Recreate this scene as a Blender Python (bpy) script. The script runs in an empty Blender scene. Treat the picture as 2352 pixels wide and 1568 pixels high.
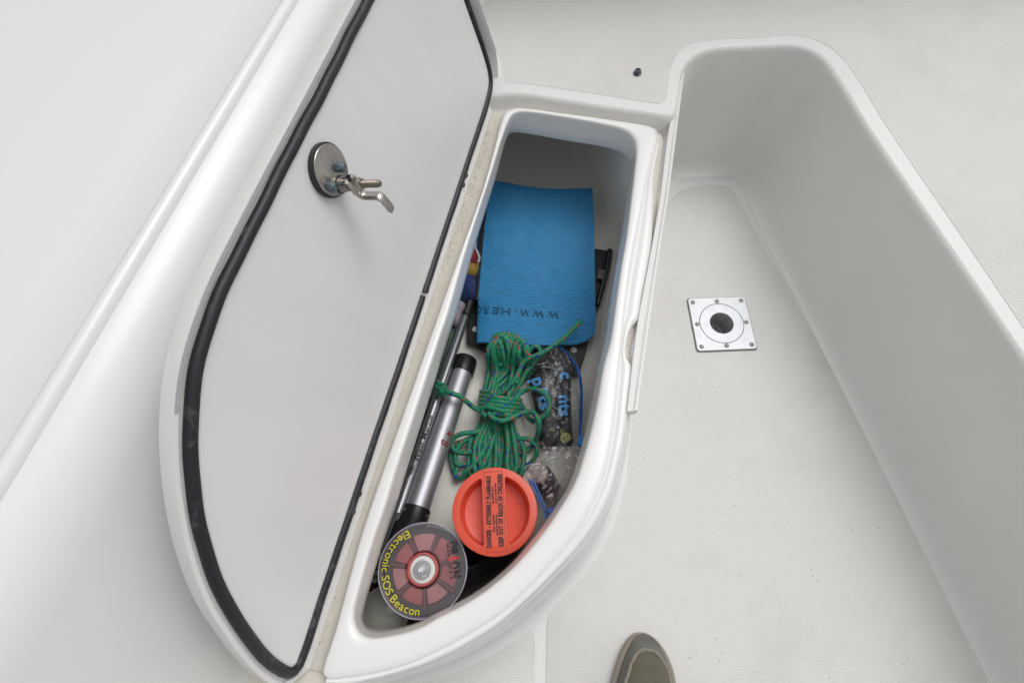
import bpy, bmesh, math, random
import numpy as np
from mathutils import Vector, Matrix, noise
from mathutils.geometry import tessellate_polygon

random.seed(7)
scene = bpy.context.scene
COL = scene.collection
PI = math.pi

# ------------------------------------------------------------------ camera
F, CAM_H = 1185.0, 1.03            # focal length in units of a 2352 px wide frame, lens height above the cockpit floor
_n = np.array([.0267, -.401, .9157]); _n /= np.linalg.norm(_n)
_Z = -_n
_f = np.array([0, 0, 1.]); _Y = _f - (_f @ _Z) * _Z; _Y /= np.linalg.norm(_Y)
_X = np.cross(_Y, _Z)
if _X[0] < 0: _X = -_X
R = np.array([_X, _Y, _Z])
cam = bpy.data.cameras.new('camera')
cam.sensor_width = 36; cam.sensor_fit = 'HORIZONTAL'; cam.lens = 36 * F / 2352
cam.clip_start = .01; cam.clip_end = 2000
camo = bpy.data.objects.new('camera', cam); COL.objects.link(camo)
_r, _u, _fw = R[:, 0], R[:, 1], R[:, 2]
camo.matrix_world = Matrix(((_r[0], _u[0], -_fw[0], 0), (_r[1], _u[1], -_fw[1], 0), (_r[2], _u[2], -_fw[2], CAM_H), (0, 0, 0, 1)))
scene.camera = camo

# ------------------------------------------------------------------ sky, sun, exposure (bright overcast)
SUN_EL, SUN_AZ = math.radians(62), math.radians(50)
world = bpy.data.worlds.new('World'); scene.world = world; world.use_nodes = True
nt = world.node_tree; nt.nodes.clear()
wo = nt.nodes.new('ShaderNodeOutputWorld'); bg = nt.nodes.new('ShaderNodeBackground')
sky = nt.nodes.new('ShaderNodeTexSky'); sky.sky_type = 'NISHITA'; sky.sun_disc = False
sky.sun_elevation = SUN_EL; sky.sun_rotation = SUN_AZ
sky.air_density = 1.0; sky.dust_density = 4.0; sky.ozone_density = 1.0
hs = nt.nodes.new('ShaderNodeHueSaturation'); hs.inputs['Saturation'].default_value = .09
nt.links.new(sky.outputs[0], hs.inputs['Color']); nt.links.new(hs.outputs[0], bg.inputs[0])
bg.inputs[1].default_value = .14
nt.links.new(bg.outputs[0], wo.inputs[0])
sun = bpy.data.lights.new('sun', 'SUN'); sun.energy = .55; sun.angle = math.radians(35); sun.color = (1, .975, .94)
suno = bpy.data.objects.new('sun', sun); COL.objects.link(suno)
_sd = Vector((math.sin(SUN_AZ) * math.cos(SUN_EL), math.cos(SUN_AZ) * math.cos(SUN_EL), math.sin(SUN_EL)))
suno.rotation_euler = _sd.to_track_quat('Z', 'Y').to_euler()
vs = scene.view_settings
vs.view_transform = 'Standard'; vs.look = 'None'; vs.gamma = 1; vs.use_curve_mapping = False
vs.exposure = -0.05
scene.cycles.use_denoising = True
scene.cycles.max_bounces = 12; scene.cycles.transparent_max_bounces = 24
scene.cycles.diffuse_bounces = 6

# ------------------------------------------------------------------ survey helpers
def ray(u, v): return R @ np.array([(u - 1176) / F, (784 - v) / F, 1.])
def P(u, v, z):
    """point of the horizontal plane at height z that the survey picture shows at (u, v)"""
    r = ray(u, v); t = (z - CAM_H) / r[2]
    return Vector((float(t * r[0]), float(t * r[1]), z))
def PP(pts, z): return [P(u, v, z) for u, v in pts]
HA = P(1139, 213, .275); _hb = P(697, 1552, .275)
HD = (_hb - HA); HL = HD.length; HD.normalize()          # hinge line of the locker lid
HE = Vector((-HD.y, HD.x, 0))
if HE.x < 0: HE = -HE
UPZ = Vector((0, 0, 1))
def LE(s, e, z): return Vector((HA.x, HA.y, 0)) + HD * s + HE * e + UPZ * z   # along hinge, across locker, height

# ------------------------------------------------------------------ mesh helpers
def cr(pts, n, closed=False):
    pts = [np.array(p, float) for p in pts]
    m = len(pts); out = []
    segs = m if closed else m - 1
    for i in range(segs):
        p1, p2 = pts[i], pts[(i + 1) % m]
        p0 = pts[(i - 1) % m] if closed or i > 0 else 2 * p1 - p2
        p3 = pts[(i + 2) % m] if closed or i + 2 < m else 2 * p2 - p1
        d1 = max(np.linalg.norm(p1 - p0) ** .5, 1e-6); d2 = max(np.linalg.norm(p2 - p1) ** .5, 1e-6); d3 = max(np.linalg.norm(p3 - p2) ** .5, 1e-6)
        for k in range(16):
            t = k / 16
            t0, t1, t2, t3 = 0, d1, d1 + d2, d1 + d2 + d3
            T = t1 + (t2 - t1) * t
            A1 = (t1 - T) / (t1 - t0) * p0 + (T - t0) / (t1 - t0) * p1
            A2 = (t2 - T) / (t2 - t1) * p1 + (T - t1) / (t2 - t1) * p2
            A3 = (t3 - T) / (t3 - t2) * p2 + (T - t2) / (t3 - t2) * p3
            B1 = (t2 - T) / (t2 - t0) * A1 + (T - t0) / (t2 - t0) * A2
            B2 = (t3 - T) / (t3 - t1) * A2 + (T - t1) / (t3 - t1) * A3
            out.append((t2 - T) / (t2 - t1) * B1 + (T - t1) / (t2 - t1) * B2)
    out.append(pts[0] if closed else pts[-1])
    out = np.array(out); L = np.concatenate([[0], np.cumsum(np.linalg.norm(np.diff(out, axis=0), axis=1))])
    q = np.linspace(0, L[-1], n + 1 if closed else n)
    res = np.stack([np.interp(q, L, out[:, k]) for k in range(out.shape[1])], 1)
    return res[:-1] if closed else res

def V3(p): return Vector((float(p[0]), float(p[1]), float(p[2])))

def loft(bm, rows, closed=False, flip=False):
    vr = [[bm.verts.new(V3(p)) for p in r] for r in rows]
    n = len(rows[0])
    for a, b in zip(vr, vr[1:]):
        for i in range(n if closed else n - 1):
            j = (i + 1) % n
            f = (a[i], a[j], b[j], b[i])
            bm.faces.new(f[::-1] if flip else f)
    return vr

def fill(bm, outer, holes=(), flip=False):
    loops = [list(map(V3, outer))] + [list(map(V3, h)) for h in holes]
    flat = [p for l in loops for p in l]
    vs_ = [bm.verts.new(p) for p in flat]
    for t in tessellate_polygon(loops):
        t = t[::-1] if flip else t
        try: bm.faces.new([vs_[i] for i in t])
        except ValueError: pass
    return vs_

def prism(bm, outline, direc, bev=0., hole=None):
    """closed outline (3D points, planar) extruded along direc, optional rounded top edge"""
    o = [V3(p) for p in outline]; d = Vector(direc)
    c = sum(o, Vector()) / len(o)
    rows = [o]
    if bev:
        h = d.length; dn = d.normalized()
        n = len(o); nor = []
        for i in range(n):
            t = (o[(i + 1) % n] - o[i - 1]).normalized()
            nn_ = t.cross(dn)
            nor.append(nn_)
        area = sum((o[i] - c).cross(o[(i + 1) % n] - c).dot(dn) for i in range(n))
        sg = 1 if area > 0 else -1
        rows.append([p + dn * (h - bev) for p in o])
        for k in (1, 2, 3):
            a = PI / 2 * k / 3
            rows.append([p + dn * (h - bev + bev * math.sin(a)) - nor[i] * sg * bev * (1 - math.cos(a)) for i, p in enumerate(o)])
    else:
        rows.append([p + d for p in o])
    loft(bm, rows, closed=True)
    fill(bm, rows[0], [hole] if hole else ()); fill(bm, rows[-1], [[p + d for p in hole]] if hole else ())
    bmesh.ops.remove_doubles(bm, verts=bm.verts, dist=1e-6)
    bmesh.ops.recalc_face_normals(bm, faces=bm.faces)

def frames(path, closed=False):
    p = [V3(q) for q in path]; n = len(p); T = []
    for i in range(n):
        if closed: t = p[(i + 1) % n] - p[i - 1]
        else: t = p[min(i + 1, n - 1)] - p[max(i - 1, 0)]
        T.append(t.normalized())
    up = UPZ if abs(T[0].z) < .9 else Vector((1, 0, 0))
    N = [(up - T[0] * up.dot(T[0])).normalized()]
    for i in range(1, n):
        q = T[i - 1].rotation_difference(T[i]); v = q @ N[-1]
        N.append((v - T[i] * v.dot(T[i])).normalized())
    return p, T, N

def tube(bm, path, r, seg=8, closed=False, caps=True, squash=1., uv=None, rfun=None):
    p, T, N = frames(path, closed); n = len(p); rows = []; dist = [0]
    for i in range(n):
        B = T[i].cross(N[i]); rr = r if rfun is None else r * rfun(i / max(n - 1, 1))
        rows.append([bm.verts.new(p[i] + (N[i] * math.cos(2 * PI * k / seg) * squash + B * math.sin(2 * PI * k / seg)) * rr) for k in range(seg)])
        if i: dist.append(dist[-1] + (p[i] - p[i - 1]).length)
    L = bm.loops.layers.uv.verify() if uv else None
    for i in range(n if closed else n - 1):
        a, b = rows[i], rows[(i + 1) % n]
        for k in range(seg):
            j = (k + 1) % seg
            f = bm.faces.new((a[k], a[j], b[j], b[k])); f.smooth = True
            if uv:
                d0, d1 = dist[i], dist[i + 1] if i + 1 < n else dist[i] + .002
                for lo, (uu, vv) in zip(f.loops, ((k, d0), (k + 1, d0), (k + 1, d1), (k, d1))):
                    lo[L].uv = (uu / seg, vv / uv)
    if caps and not closed:
        bm.faces.new(rows[0][::-1]); bm.faces.new(rows[-1])
    return rows

def basis(axis):
    a = Vector(axis).normalized(); h = Vector((1, 0, 0)) if abs(a.x) < .9 else Vector((0, 1, 0))
    x = (h - a * h.dot(a)).normalized(); return x, a.cross(x), a

def lathe(bm, c, prof, axis=(0, 0, 1), seg=32, xa=None, sweep=2 * PI):
    """profile [(radius, height)] about axis through c"""
    x, y, a = basis(axis)
    if xa is not None:
        x = Vector(xa) - a * Vector(xa).dot(a); x.normalize(); y = a.cross(x)
    c = Vector(c); rows = []
    for r, h in prof:
        if r < 1e-6: rows.append([bm.verts.new(c + a * h)])
        else: rows.append([bm.verts.new(c + a * h + (x * math.cos(2 * PI * k / seg) + y * math.sin(2 * PI * k / seg)) * r) for k in range(seg)])
    for A, B in zip(rows, rows[1:]):
        for k in range(seg):
            j = (k + 1) % seg
            if len(A) == 1 and len(B) == 1: break
            if len(A) == 1: bm.faces.new((A[0], B[j], B[k]))
            elif len(B) == 1: bm.faces.new((A[k], A[j], B[0]))
            else: bm.faces.new((A[k], A[j], B[j], B[k]))

def box(bm, c, ax, ay, az):
    """box with half-axes ax, ay, az"""
    c, ax, ay, az = map(Vector, (c, ax, ay, az))
    v = [bm.verts.new(c + ax * i + ay * j + az * k) for i in (-1, 1) for j in (-1, 1) for k in (-1, 1)]
    for f in ((0, 1, 3, 2), (4, 6, 7, 5), (0, 4, 5, 1), (2, 3, 7, 6), (0, 2, 6, 4), (1, 5, 7, 3)):
        bm.faces.new([v[i] for i in f])

ORIG = {}
def obj(name, bm, mat, parent=None, smooth=True, angle=40):
    """link one mesh; a child's vertices are shifted to its thing's origin, a top-level mesh gets its base as origin"""
    me = bpy.data.meshes.new(name)
    if isinstance(bm, bmesh.types.BMesh):
        bmesh.ops.recalc_face_normals(bm, faces=bm.faces) if name not in KEEP else None
        bm.to_mesh(me); bm.free()
    else: me = bm; me.name = name
    me.materials.clear()
    for m in (mat if isinstance(mat, (list, tuple)) else [mat]): me.materials.append(m)
    o = bpy.data.objects.new(name, me); COL.objects.link(o)
    co = np.empty(len(me.vertices) * 3); me.vertices.foreach_get('co', co); co = co.reshape(-1, 3)
    if parent is None:
        L = Vector((float((co[:, 0].min() + co[:, 0].max()) / 2), float((co[:, 1].min() + co[:, 1].max()) / 2), float(co[:, 2].min())))
        o.location = L
    else:
        L = ORIG[parent.name]; o.parent = parent
    me.transform(Matrix.Translation(-L))
    ORIG[o.name] = L
    if smooth:
        me.shade_smooth()
        me.set_sharp_from_angle(angle=math.radians(angle))
    return o
KEEP = set()

def tag(o, label, cat, group=None):
    o['label'] = label; o['category'] = cat
    if group: o['group'] = group
    return o
def thing(name, loc, label, cat, group=None):
    o = bpy.data.objects.new(name, None); COL.objects.link(o); o.location = loc; o.empty_display_size = .02
    ORIG[o.name] = Vector(loc)
    return tag(o, label, cat, group)
def struct(name, bm, mat, parent=None, **k):
    o = obj(name, bm, mat, parent, **k); o['kind'] = 'structure'; return o
def stuff(name, bm, mat, parent=None, **k):
    o = obj(name, bm, mat, parent, **k); o['kind'] = 'stuff'; return o

def text_mesh(body, height, extrude=.0003, offset=0., space=1., shear=0., outline=0.):
    cu = bpy.data.curves.new('txt', 'FONT'); cu.body = body; cu.align_x = 'CENTER'; cu.align_y = 'CENTER'
    cu.size = height / .7; cu.extrude = extrude; cu.offset = offset; cu.space_character = space; cu.shear = shear; cu.resolution_u = 3
    if outline: cu.fill_mode = 'NONE'; cu.extrude = 0; cu.bevel_depth = outline; cu.bevel_resolution = 0
    o = bpy.data.objects.new('txt', cu); COL.objects.link(o)
    dg = bpy.context.evaluated_depsgraph_get()
    me = bpy.data.meshes.new_from_object(o.evaluated_get(dg))
    bpy.data.objects.remove(o); bpy.data.curves.remove(cu)
    return me
def text_at(name, body, c, xd, yd, height, mat, parent, length=None, mid=False, **k):
    me = text_mesh(body, height, **k)
    x = Vector(xd).normalized(); y = Vector(yd); y = (y - x * y.dot(x)).normalized(); z = x.cross(y)
    co = np.empty(len(me.vertices) * 3); me.vertices.foreach_get('co', co); co = co.reshape(-1, 3)
    cx = (co[:, 0].min() + co[:, 0].max()) / 2; w = co[:, 0].max() - co[:, 0].min()
    cyy = (co[:, 1].min() + co[:, 1].max()) / 2 if mid else 0.
    sx = length / w if length else 1.
    M = Matrix((x, y, z)).transposed().to_4x4(); M.translation = Vector(c)
    me.transform(M @ Matrix.Diagonal((sx, 1, 1, 1)) @ Matrix.Translation((-cx, -cyy, 0)))
    return obj(name, me, mat, parent, smooth=False)

# ------------------------------------------------------------------ material helpers
class NT:
    def __init__(s, name):
        s.m = bpy.data.materials.new(name); s.m.use_nodes = True; s.t = s.m.node_tree; s.t.nodes.clear()
        s.out = s.n('ShaderNodeOutputMaterial'); s.b = s.n('ShaderNodeBsdfPrincipled'); s.l(s.b.outputs[0], s.out.inputs[0])
        s.co = s.n('ShaderNodeTexCoord')
    def n(s, t, **k):
        x = s.t.nodes.new(t)
        for a, b in k.items(): setattr(x, a, b)
        return x
    def l(s, a, b): s.t.links.new(a, b)
    def set(s, **k):
        for a, b in k.items(): s.b.inputs[a.replace('_', ' ')].default_value = b
    def noise(s, scale, detail=4, rough=.55, src='Object', dist=0.):
        x = s.n('ShaderNodeTexNoise'); x.inputs['Scale'].default_value = scale; x.inputs['Detail'].default_value = detail
        x.inputs['Roughness'].default_value = rough; x.inputs['Distortion'].default_value = dist
        s.l(s.co.outputs[src], x.inputs['Vector']); return x.outputs['Fac']
    def ramp(s, fac, a, b, ca=(0, 0, 0, 1), cb=(1, 1, 1, 1)):
        x = s.n('ShaderNodeValToRGB'); e = x.color_ramp.elements
        e[0].position, e[0].color = a, ca; e[1].position, e[1].color = b, cb
        s.l(fac, x.inputs[0]); return x.outputs[0]
    def mix(s, fac, a, b):
        x = s.n('ShaderNodeMix', data_type='RGBA')
        for i, v in ((0, fac), (6, a), (7, b)):
            if isinstance(v, (int, float, tuple)): x.inputs[i].default_value = v
            else: s.l(v, x.inputs[i])
        return x.outputs[2]
    def math(s, op, a, b=None, c=None):
        x = s.n('ShaderNodeMath', operation=op)
        for i, v in enumerate((a, b, c)):
            if v is None: continue
            if isinstance(v, (int, float)): x.inputs[i].default_value = v
            else: s.l(v, x.inputs[i])
        return x.outputs[0]
    def bump(s, h, strength=.2, dist=.001, prev=None):
        x = s.n('ShaderNodeBump'); x.inputs['Strength'].default_value = strength; x.inputs['Distance'].default_value = dist
        s.l(h, x.inputs['Height'])
        if prev: s.l(prev, x.inputs['Normal'])
        s.l(x.outputs[0], s.b.inputs['Normal']); return x.outputs[0]

def c4(c): return (c[0], c[1], c[2], 1)
def mat(name, col, rough=.5, metal=0., coat=0., var=.06, vscale=30, bump=0., bscale=200, bdist=.0005, speck=None, trans=0., alpha=None, sheen=0., rvar=.0, spec=None):
    """principled with faint noise variation, optional speckle (colour, scale, lo, hi) and micro relief"""
    t = NT(name)
    base = c4(col)
    dark = c4([x * (1 - var) for x in col])
    colr = t.mix(t.noise(vscale, 5), dark, base)
    if speck:
        sc_, scale, lo, hi = speck
        colr = t.mix(t.ramp(t.noise(scale, 6, .7), lo, hi), colr, c4(sc_))
    t.l(colr, t.b.inputs['Base Color'])
    t.set(Roughness=rough, Metallic=metal, Coat_Weight=coat, Transmission_Weight=trans, Sheen_Weight=sheen)
    if spec is not None: t.b.inputs['Specular IOR Level'].default_value = spec
    if coat: t.b.inputs['Coat Roughness'].default_value = .08
    if rvar:
        x = t.n('ShaderNodeMapRange'); x.inputs[3].default_value = max(rough - rvar, .02); x.inputs[4].default_value = rough + rvar
        t.l(t.noise(vscale * 1.7, 6), x.inputs[0]); t.l(x.outputs[0], t.b.inputs['Roughness'])
    if alpha is not None: t.set(Alpha=alpha)
    if bump: t.bump(t.noise(bscale, 5), bump, bdist)
    return t.m

GEL = (.80, .795, .785)
m_gel = mat('white gelcoat', GEL, .30, coat=.3, var=.008, vscale=4)
m_rim = mat('polished white gelcoat', (.83, .825, .81), .27, coat=.3, var=.0)
m_wall = mat('warm white gelcoat', (.84, .825, .795), .4, coat=.1, var=.09, vscale=6, bump=.03, bscale=250, speck=((.52, .49, .43), 90, .70, .8))
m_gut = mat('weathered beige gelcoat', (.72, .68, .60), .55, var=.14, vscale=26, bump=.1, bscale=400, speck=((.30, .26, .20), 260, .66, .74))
m_lin = mat('locker liner gelcoat', (.80, .775, .72), .45, var=.06, vscale=14, bump=.04, bscale=300, speck=((.42, .39, .34), 150, .68, .78))
def mat_lidin():
    t = NT('grey white flowcoat')
    mp = t.n('ShaderNodeMapping'); mp.inputs['Scale'].default_value = (3, 9, 2.2); mp.inputs['Rotation'].default_value = (.5, .4, .6); t.l(t.co.outputs['Object'], mp.inputs[0])
    sm = t.n('ShaderNodeTexNoise'); sm.inputs['Scale'].default_value = 1.6; sm.inputs['Detail'].default_value = 5; sm.inputs['Distortion'].default_value = .8; t.l(mp.outputs[0], sm.inputs['Vector'])
    c = t.mix(t.ramp(sm.outputs['Fac'], .38, .62), (.765, .765, .76, 1), (.785, .785, .78, 1))  # smears plus reflection streaks, both painted into the colour as lighter bands
    c = t.mix(t.ramp(t.noise(170, 6, .7), .715, .78), c, (.42, .40, .37, 1))
    c = t.mix(t.math('MULTIPLY', t.ramp(t.noise(9, 6, .7), .62, .80), .35), c, (.62, .60, .56, 1))
    t.l(c, t.b.inputs['Base Color']); t.set(Coat_Weight=.2, Coat_Roughness=.12)
    r = t.n('ShaderNodeMapRange'); r.inputs[3].default_value = .28; r.inputs[4].default_value = .38; t.l(sm.outputs['Fac'], r.inputs[0]); t.l(r.outputs[0], t.b.inputs['Roughness'])
    t.bump(t.noise(14, 3), .05, .004); return t.m
m_lidin = mat_lidin()
m_raw = mat('raw trimmed laminate edge', (.52, .52, .54), .8, var=.3, vscale=500, bump=.3, bscale=900, speck=((.12, .11, .10), 170, .66, .72))
m_rubber = mat('black rubber gasket', (.018, .019, .024), .45, var=.5, vscale=40, bump=.25, bscale=260, speck=((.11, .11, .115), 45, .56, .76), rvar=.1)
m_steel = mat('brushed stainless', (.52, .50, .47), .3, 1., var=.25, vscale=60, bump=.08, bscale=300, speck=((.16, .14, .12), 120, .66, .74), rvar=.1)
m_steel2 = mat('dull stainless', (.46, .44, .40), .36, 1., var=.3, vscale=120, bump=.1, bscale=500, speck=((.17, .12, .07), 200, .58, .72), rvar=.1)
m_brass = mat('tarnished plated bolt', (.36, .31, .25), .42, 1., var=.35, vscale=300, bump=.1, bscale=900)
m_zinc = mat('verdigris zinc nut', (.20, .27, .31), .55, .6, var=.5, vscale=600, bump=.4, bscale=900, speck=((.45, .50, .52), 500, .58, .68))
m_alu = mat('anodised aluminium plate', (.50, .51, .535), .46, .6, var=.16, vscale=45, bump=.05, bscale=500, speck=((.42, .43, .46), 180, .66, .78), rvar=.06)
m_dark = mat('dark recess shade', (.05, .055, .055), .5, var=.4, vscale=80)  # dark colour put in for the shade inside holes, grooves and slots
m_rust = mat('rusty screw', (.13, .075, .04), .6, .4, var=.5, vscale=400, bump=.3, bscale=800)
m_black = mat('black plastic', (.012, .012, .014), .33, var=.3, vscale=50, bump=.05, bscale=300, rvar=.06)
m_blackm = mat('matt black plastic', (.020, .021, .024), .5, var=.3, vscale=60, bump=.1, bscale=400)
m_print = mat('black ink', (.012, .012, .016), .6)
m_white = mat('white plastic', (.75, .75, .73), .35, var=.05)

def mat_nonskid(name, col):
    t = NT(name)
    x = t.n('ShaderNodeSeparateXYZ'); t.l(t.co.outputs['Object'], x.inputs[0])
    k = 2 * PI / .0056
    a = t.math('MULTIPLY', t.math('ADD', x.outputs[0], t.math('MULTIPLY', x.outputs[1], .62)), k)
    b = t.math('MULTIPLY', t.math('SUBTRACT', x.outputs[0], t.math('MULTIPLY', x.outputs[1], .62)), k)
    h = t.math('MULTIPLY', t.math('SINE', a), t.math('SINE', b))
    h2 = t.math('MAXIMUM', h, -.2)
    base = t.mix(t.noise(9, 6, .6), c4([q * .95 for q in col]), c4(col))
    base = t.mix(t.ramp(t.noise(150, 6, .7), .70, .80), base, (.45, .43, .38, 1))
    base = t.mix(t.math('MULTIPLY', t.ramp(t.noise(5, 8, .68, dist=.6), .50, .75), .40), base, (.56, .54, .50, 1))
    base = t.mix(t.math('MULTIPLY', t.ramp(h, .0, .5, (1, 1, 1, 1), (0, 0, 0, 1)), t.math('MULTIPLY', t.noise(14, 4), .10)), base, (.48, .46, .42, 1))
    t.l(base, t.b.inputs['Base Color']); t.set(Roughness=.5)
    t.bump(h2, .55, .0006)
    return t.m
m_skid = mat_nonskid('diamond nonskid gelcoat', (.73, .72, .70))

def mat_rope():
    t = NT('green braided rope')
    uv = t.n('ShaderNodeSeparateXYZ'); t.l(t.co.outputs['UV'], uv.inputs[0])
    u, v = uv.outputs[0], uv.outputs[1]
    a = t.math('ADD', v, t.math('MULTIPLY', u, 4.0)); b = t.math('SUBTRACT', v, t.math('MULTIPLY', u, 4.0))
    ia, ib = t.math('FLOOR', a), t.math('FLOOR', b)
    fa, fb = t.math('FRACT', a), t.math('FRACT', b)
    ha = t.math('SINE', t.math('MULTIPLY', fa, PI)); hb = t.math('SINE', t.math('MULTIPLY', fb, PI))
    h = t.math('MULTIPLY', ha, hb)
    ma = t.math('MODULO', t.math('ADD', ia, 8000), 8); mb = t.math('MODULO', t.math('ADD', ib, 8000), 4)
    def eq(x, k): return t.math('COMPARE', x, k, .1)
    wn = t.n('ShaderNodeTexWhiteNoise', noise_dimensions='2D')
    cv = t.n('ShaderNodeCombineXYZ'); t.l(ia, cv.inputs[0]); t.l(ib, cv.inputs[1]); t.l(cv.outputs[0], wn.inputs['Vector'])
    red = t.math('MULTIPLY', t.math('MULTIPLY', eq(ma, 2), t.math('LESS_THAN', mb, 2.5)), t.math('LESS_THAN', wn.outputs['Value'], .6))
    blue = t.math('MULTIPLY', t.math('ADD', eq(ma, 6), eq(ma, 5)), t.math('MULTIPLY', t.math('LESS_THAN', mb, 1.5), t.math('LESS_THAN', wn.outputs['Value'], .8)))
    g = t.mix(wn.outputs['Value'], (.003, .22, .10, 1), (.006, .31, .145, 1))
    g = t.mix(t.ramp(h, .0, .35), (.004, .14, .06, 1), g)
    c = t.mix(red, g, (.42, .085, .065, 1)); c = t.mix(blue, c, (.015, .05, .30, 1))
    t.l(c, t.b.inputs['Base Color']); t.set(Roughness=.42, Sheen_Weight=.15)
    t.bump(h, .5, .0010)
    return t.m
m_rope = mat_rope()

def mat_film(name, tint, haze, rough=.16, wrinkle=True):
    t = NT(name); t.t.nodes.remove(t.b)
    tr = t.n('ShaderNodeBsdfTransparent'); tr.inputs[0].default_value = c4(tint)
    gl = t.n('ShaderNodeBsdfGlossy'); gl.inputs['Roughness'].default_value = rough; gl.inputs[0].default_value = (1, 1, 1, 1)
    df = t.n('ShaderNodeBsdfDiffuse'); df.inputs[0].default_value = (.75, .75, .76, 1)  # white layer: the plastic's own cloudiness plus painted sky glare
    fr = t.n('ShaderNodeFresnel'); fr.inputs[0].default_value = 1.5
    bp = t.n('ShaderNodeBump'); bp.inputs['Strength'].default_value = .6; bp.inputs['Distance'].default_value = .004
    t.l(t.noise(45, 2, .5, dist=2.), bp.inputs['Height'])
    if wrinkle:
        for x in (gl, fr): t.l(bp.outputs[0], x.inputs['Normal'])
    m1 = t.n('ShaderNodeMixShader')
    hz = t.math('ADD', t.math('MULTIPLY', t.ramp(t.noise(26, 2, .5, dist=3.), .53, .70), haze * 2.4), haze * .12)
    if wrinkle: t.l(hz, m1.inputs[0])
    else: m1.inputs[0].default_value = haze * .8
    t.l(tr.outputs[0], m1.inputs[1]); t.l(df.outputs[0], m1.inputs[2])
    m2 = t.n('ShaderNodeMixShader'); t.l(t.math('MINIMUM', t.math('MULTIPLY', fr.outputs[0], .9), .6), m2.inputs[0]); t.l(m1.outputs[0], m2.inputs[1]); t.l(gl.outputs[0], m2.inputs[2])
    t.l(m2.outputs[0], t.out.inputs[0])
    return t.m
m_film = mat_film('clear crumpled polythene', (.94, .94, .95), .08)
m_clear = mat_film('clear blister plastic', (.90, .86, .90), .10, .06, False)
m_film2 = mat_film('cloudy polythene', (.92, .91, .90), .45)

# =================================================================== STRUCTURE
# ---- locker moulding: lip, rounded crest, outer groove and moulded face
N4 = (26, 90, 16, 72)
def ring(segs, z):
    out = []
    for s, n in zip(segs, N4):
        q = cr(s, n + 1)[:-1]
        out += [P(a, b, z) for a, b in q]
    return out
c0 = [[(1170, 306), (1183, 303), (1202, 305), (1300, 322), (1400, 340), (1430, 352), (1442, 366)],
      [(1442, 366), (1447, 385), (1444, 420), (1433, 491), (1425, 552), (1414, 607), (1400, 697), (1387, 785), (1372, 840), (1361, 909), (1347, 977), (1331, 1040), (1309, 1106), (1272, 1168), (1244, 1209), (1208, 1255), (1162, 1304), (1105, 1350), (1054, 1381), (1003, 1406), (964, 1427), (926, 1439), (880, 1448)],
      [(880, 1448), (857, 1447), (839, 1437), (832, 1419), (836, 1393)],
      [(836, 1393), (854, 1332), (880, 1245), (911, 1155), (930, 1091), (979, 936), (1028, 780), (1047, 722), (1087, 576), (1137, 414), (1150, 365), (1160, 328), (1170, 306)]]
c2 = [[(1166, 283), (1174, 268), (1190, 261), (1296, 273), (1400, 292), (1428, 299), (1448, 310), (1458, 325)],
      [(1458, 325), (1461, 345), (1456, 400), (1445, 490), (1437, 552), (1427, 607), (1414, 697), (1401, 785), (1386, 840), (1374, 909), (1360, 977), (1343, 1040), (1321, 1106), (1283, 1172), (1254, 1214), (1216, 1262), (1169, 1312), (1110, 1360), (1058, 1392), (1006, 1418), (967, 1440), (929, 1453), (880, 1463)],
      [(880, 1463), (850, 1465), (825, 1453), (813, 1425), (814, 1395)],
      [(814, 1395), (831, 1332), (857, 1245), (888, 1155), (907, 1091), (958, 936), (1009, 780), (1029, 722), (1071, 576), (1124, 414), (1139, 365), (1152, 322), (1166, 283)]]
co_ = [[(1156, 268), (1164, 256), (1179, 250), (1296, 262), (1413, 278), (1490, 291), (1503, 298)],
       [(1503, 298), (1508, 312), (1503, 335), (1491, 381), (1470, 490), (1450, 593), (1436, 690), (1430, 750), (1425, 800), (1418, 870), (1410, 960), (1400, 1030), (1386, 1090), (1360, 1155), (1330, 1210), (1266, 1290), (1190, 1370), (1140, 1412), (1087, 1447), (1003, 1492), (933, 1523), (831, 1548), (790, 1553)],
       [(790, 1553), (765, 1556), (748, 1552), (743, 1540), (748, 1516)],
       [(748, 1516), (770, 1450), (831, 1227), (877, 1091), (932, 936), (987, 780), (1058, 580), (1108, 440), (1139, 330), (1148, 292), (1156, 268)]]
ZC = .2855
r0 = ring(c0, .237); r2 = ring(c2, .2815); ro = ring(co_, .2835)
NR = len(r0)
def lerp_row(a, b, t, z=None, dz=0.):
    out = []
    for p, q in zip(a, b):
        m = p.lerp(q, t)
        if z is not None: m.z = z
        m.z += dz; out.append(m)
    return out
cen = sum(r0, Vector()) / NR
def grow(row, d, z):
    n = len(row); out = []
    for i, p in enumerate(row):
        t = (row[(i + 2) % n] - row[i - 2]); t.z = 0; t.normalize()
        nn_ = Vector((t.y, -t.x, 0))
        out.append(Vector((p.x, p.y, z)) + nn_ * d)
    return out
# orientation of the ring: make grow(+d) move outward
if (grow(r0, .01, 0)[40] - Vector((cen.x, cen.y, 0))).length < (Vector((r0[40].x, r0[40].y, 0)) - Vector((cen.x, cen.y, 0))).length:
    _g = grow
    def grow(row, d, z): return _g(row, -d, z)
bm = bmesh.new()
wall_in = lerp_row(r0, r2, .82, z=.272)
rows = [grow(r0, .016, .232), grow(r0, .004, .2325), grow(r0, .0012, .2345), r0, lerp_row(r0, r2, .35, z=.252), wall_in,
        lerp_row(r0, r2, .95, z=.2780), lerp_row(r2, ro, .02, z=.2818), lerp_row(r2, ro, .08, z=.2840), lerp_row(r2, ro, .16, z=.2851), lerp_row(r2, ro, .26, z=.28555), lerp_row(r2, ro, .5, z=.2858),
        lerp_row(r2, ro, .8, z=.2856), lerp_row(r2, ro, .93, z=.2849), ro]
loft(bm, rows, closed=True)
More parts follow.
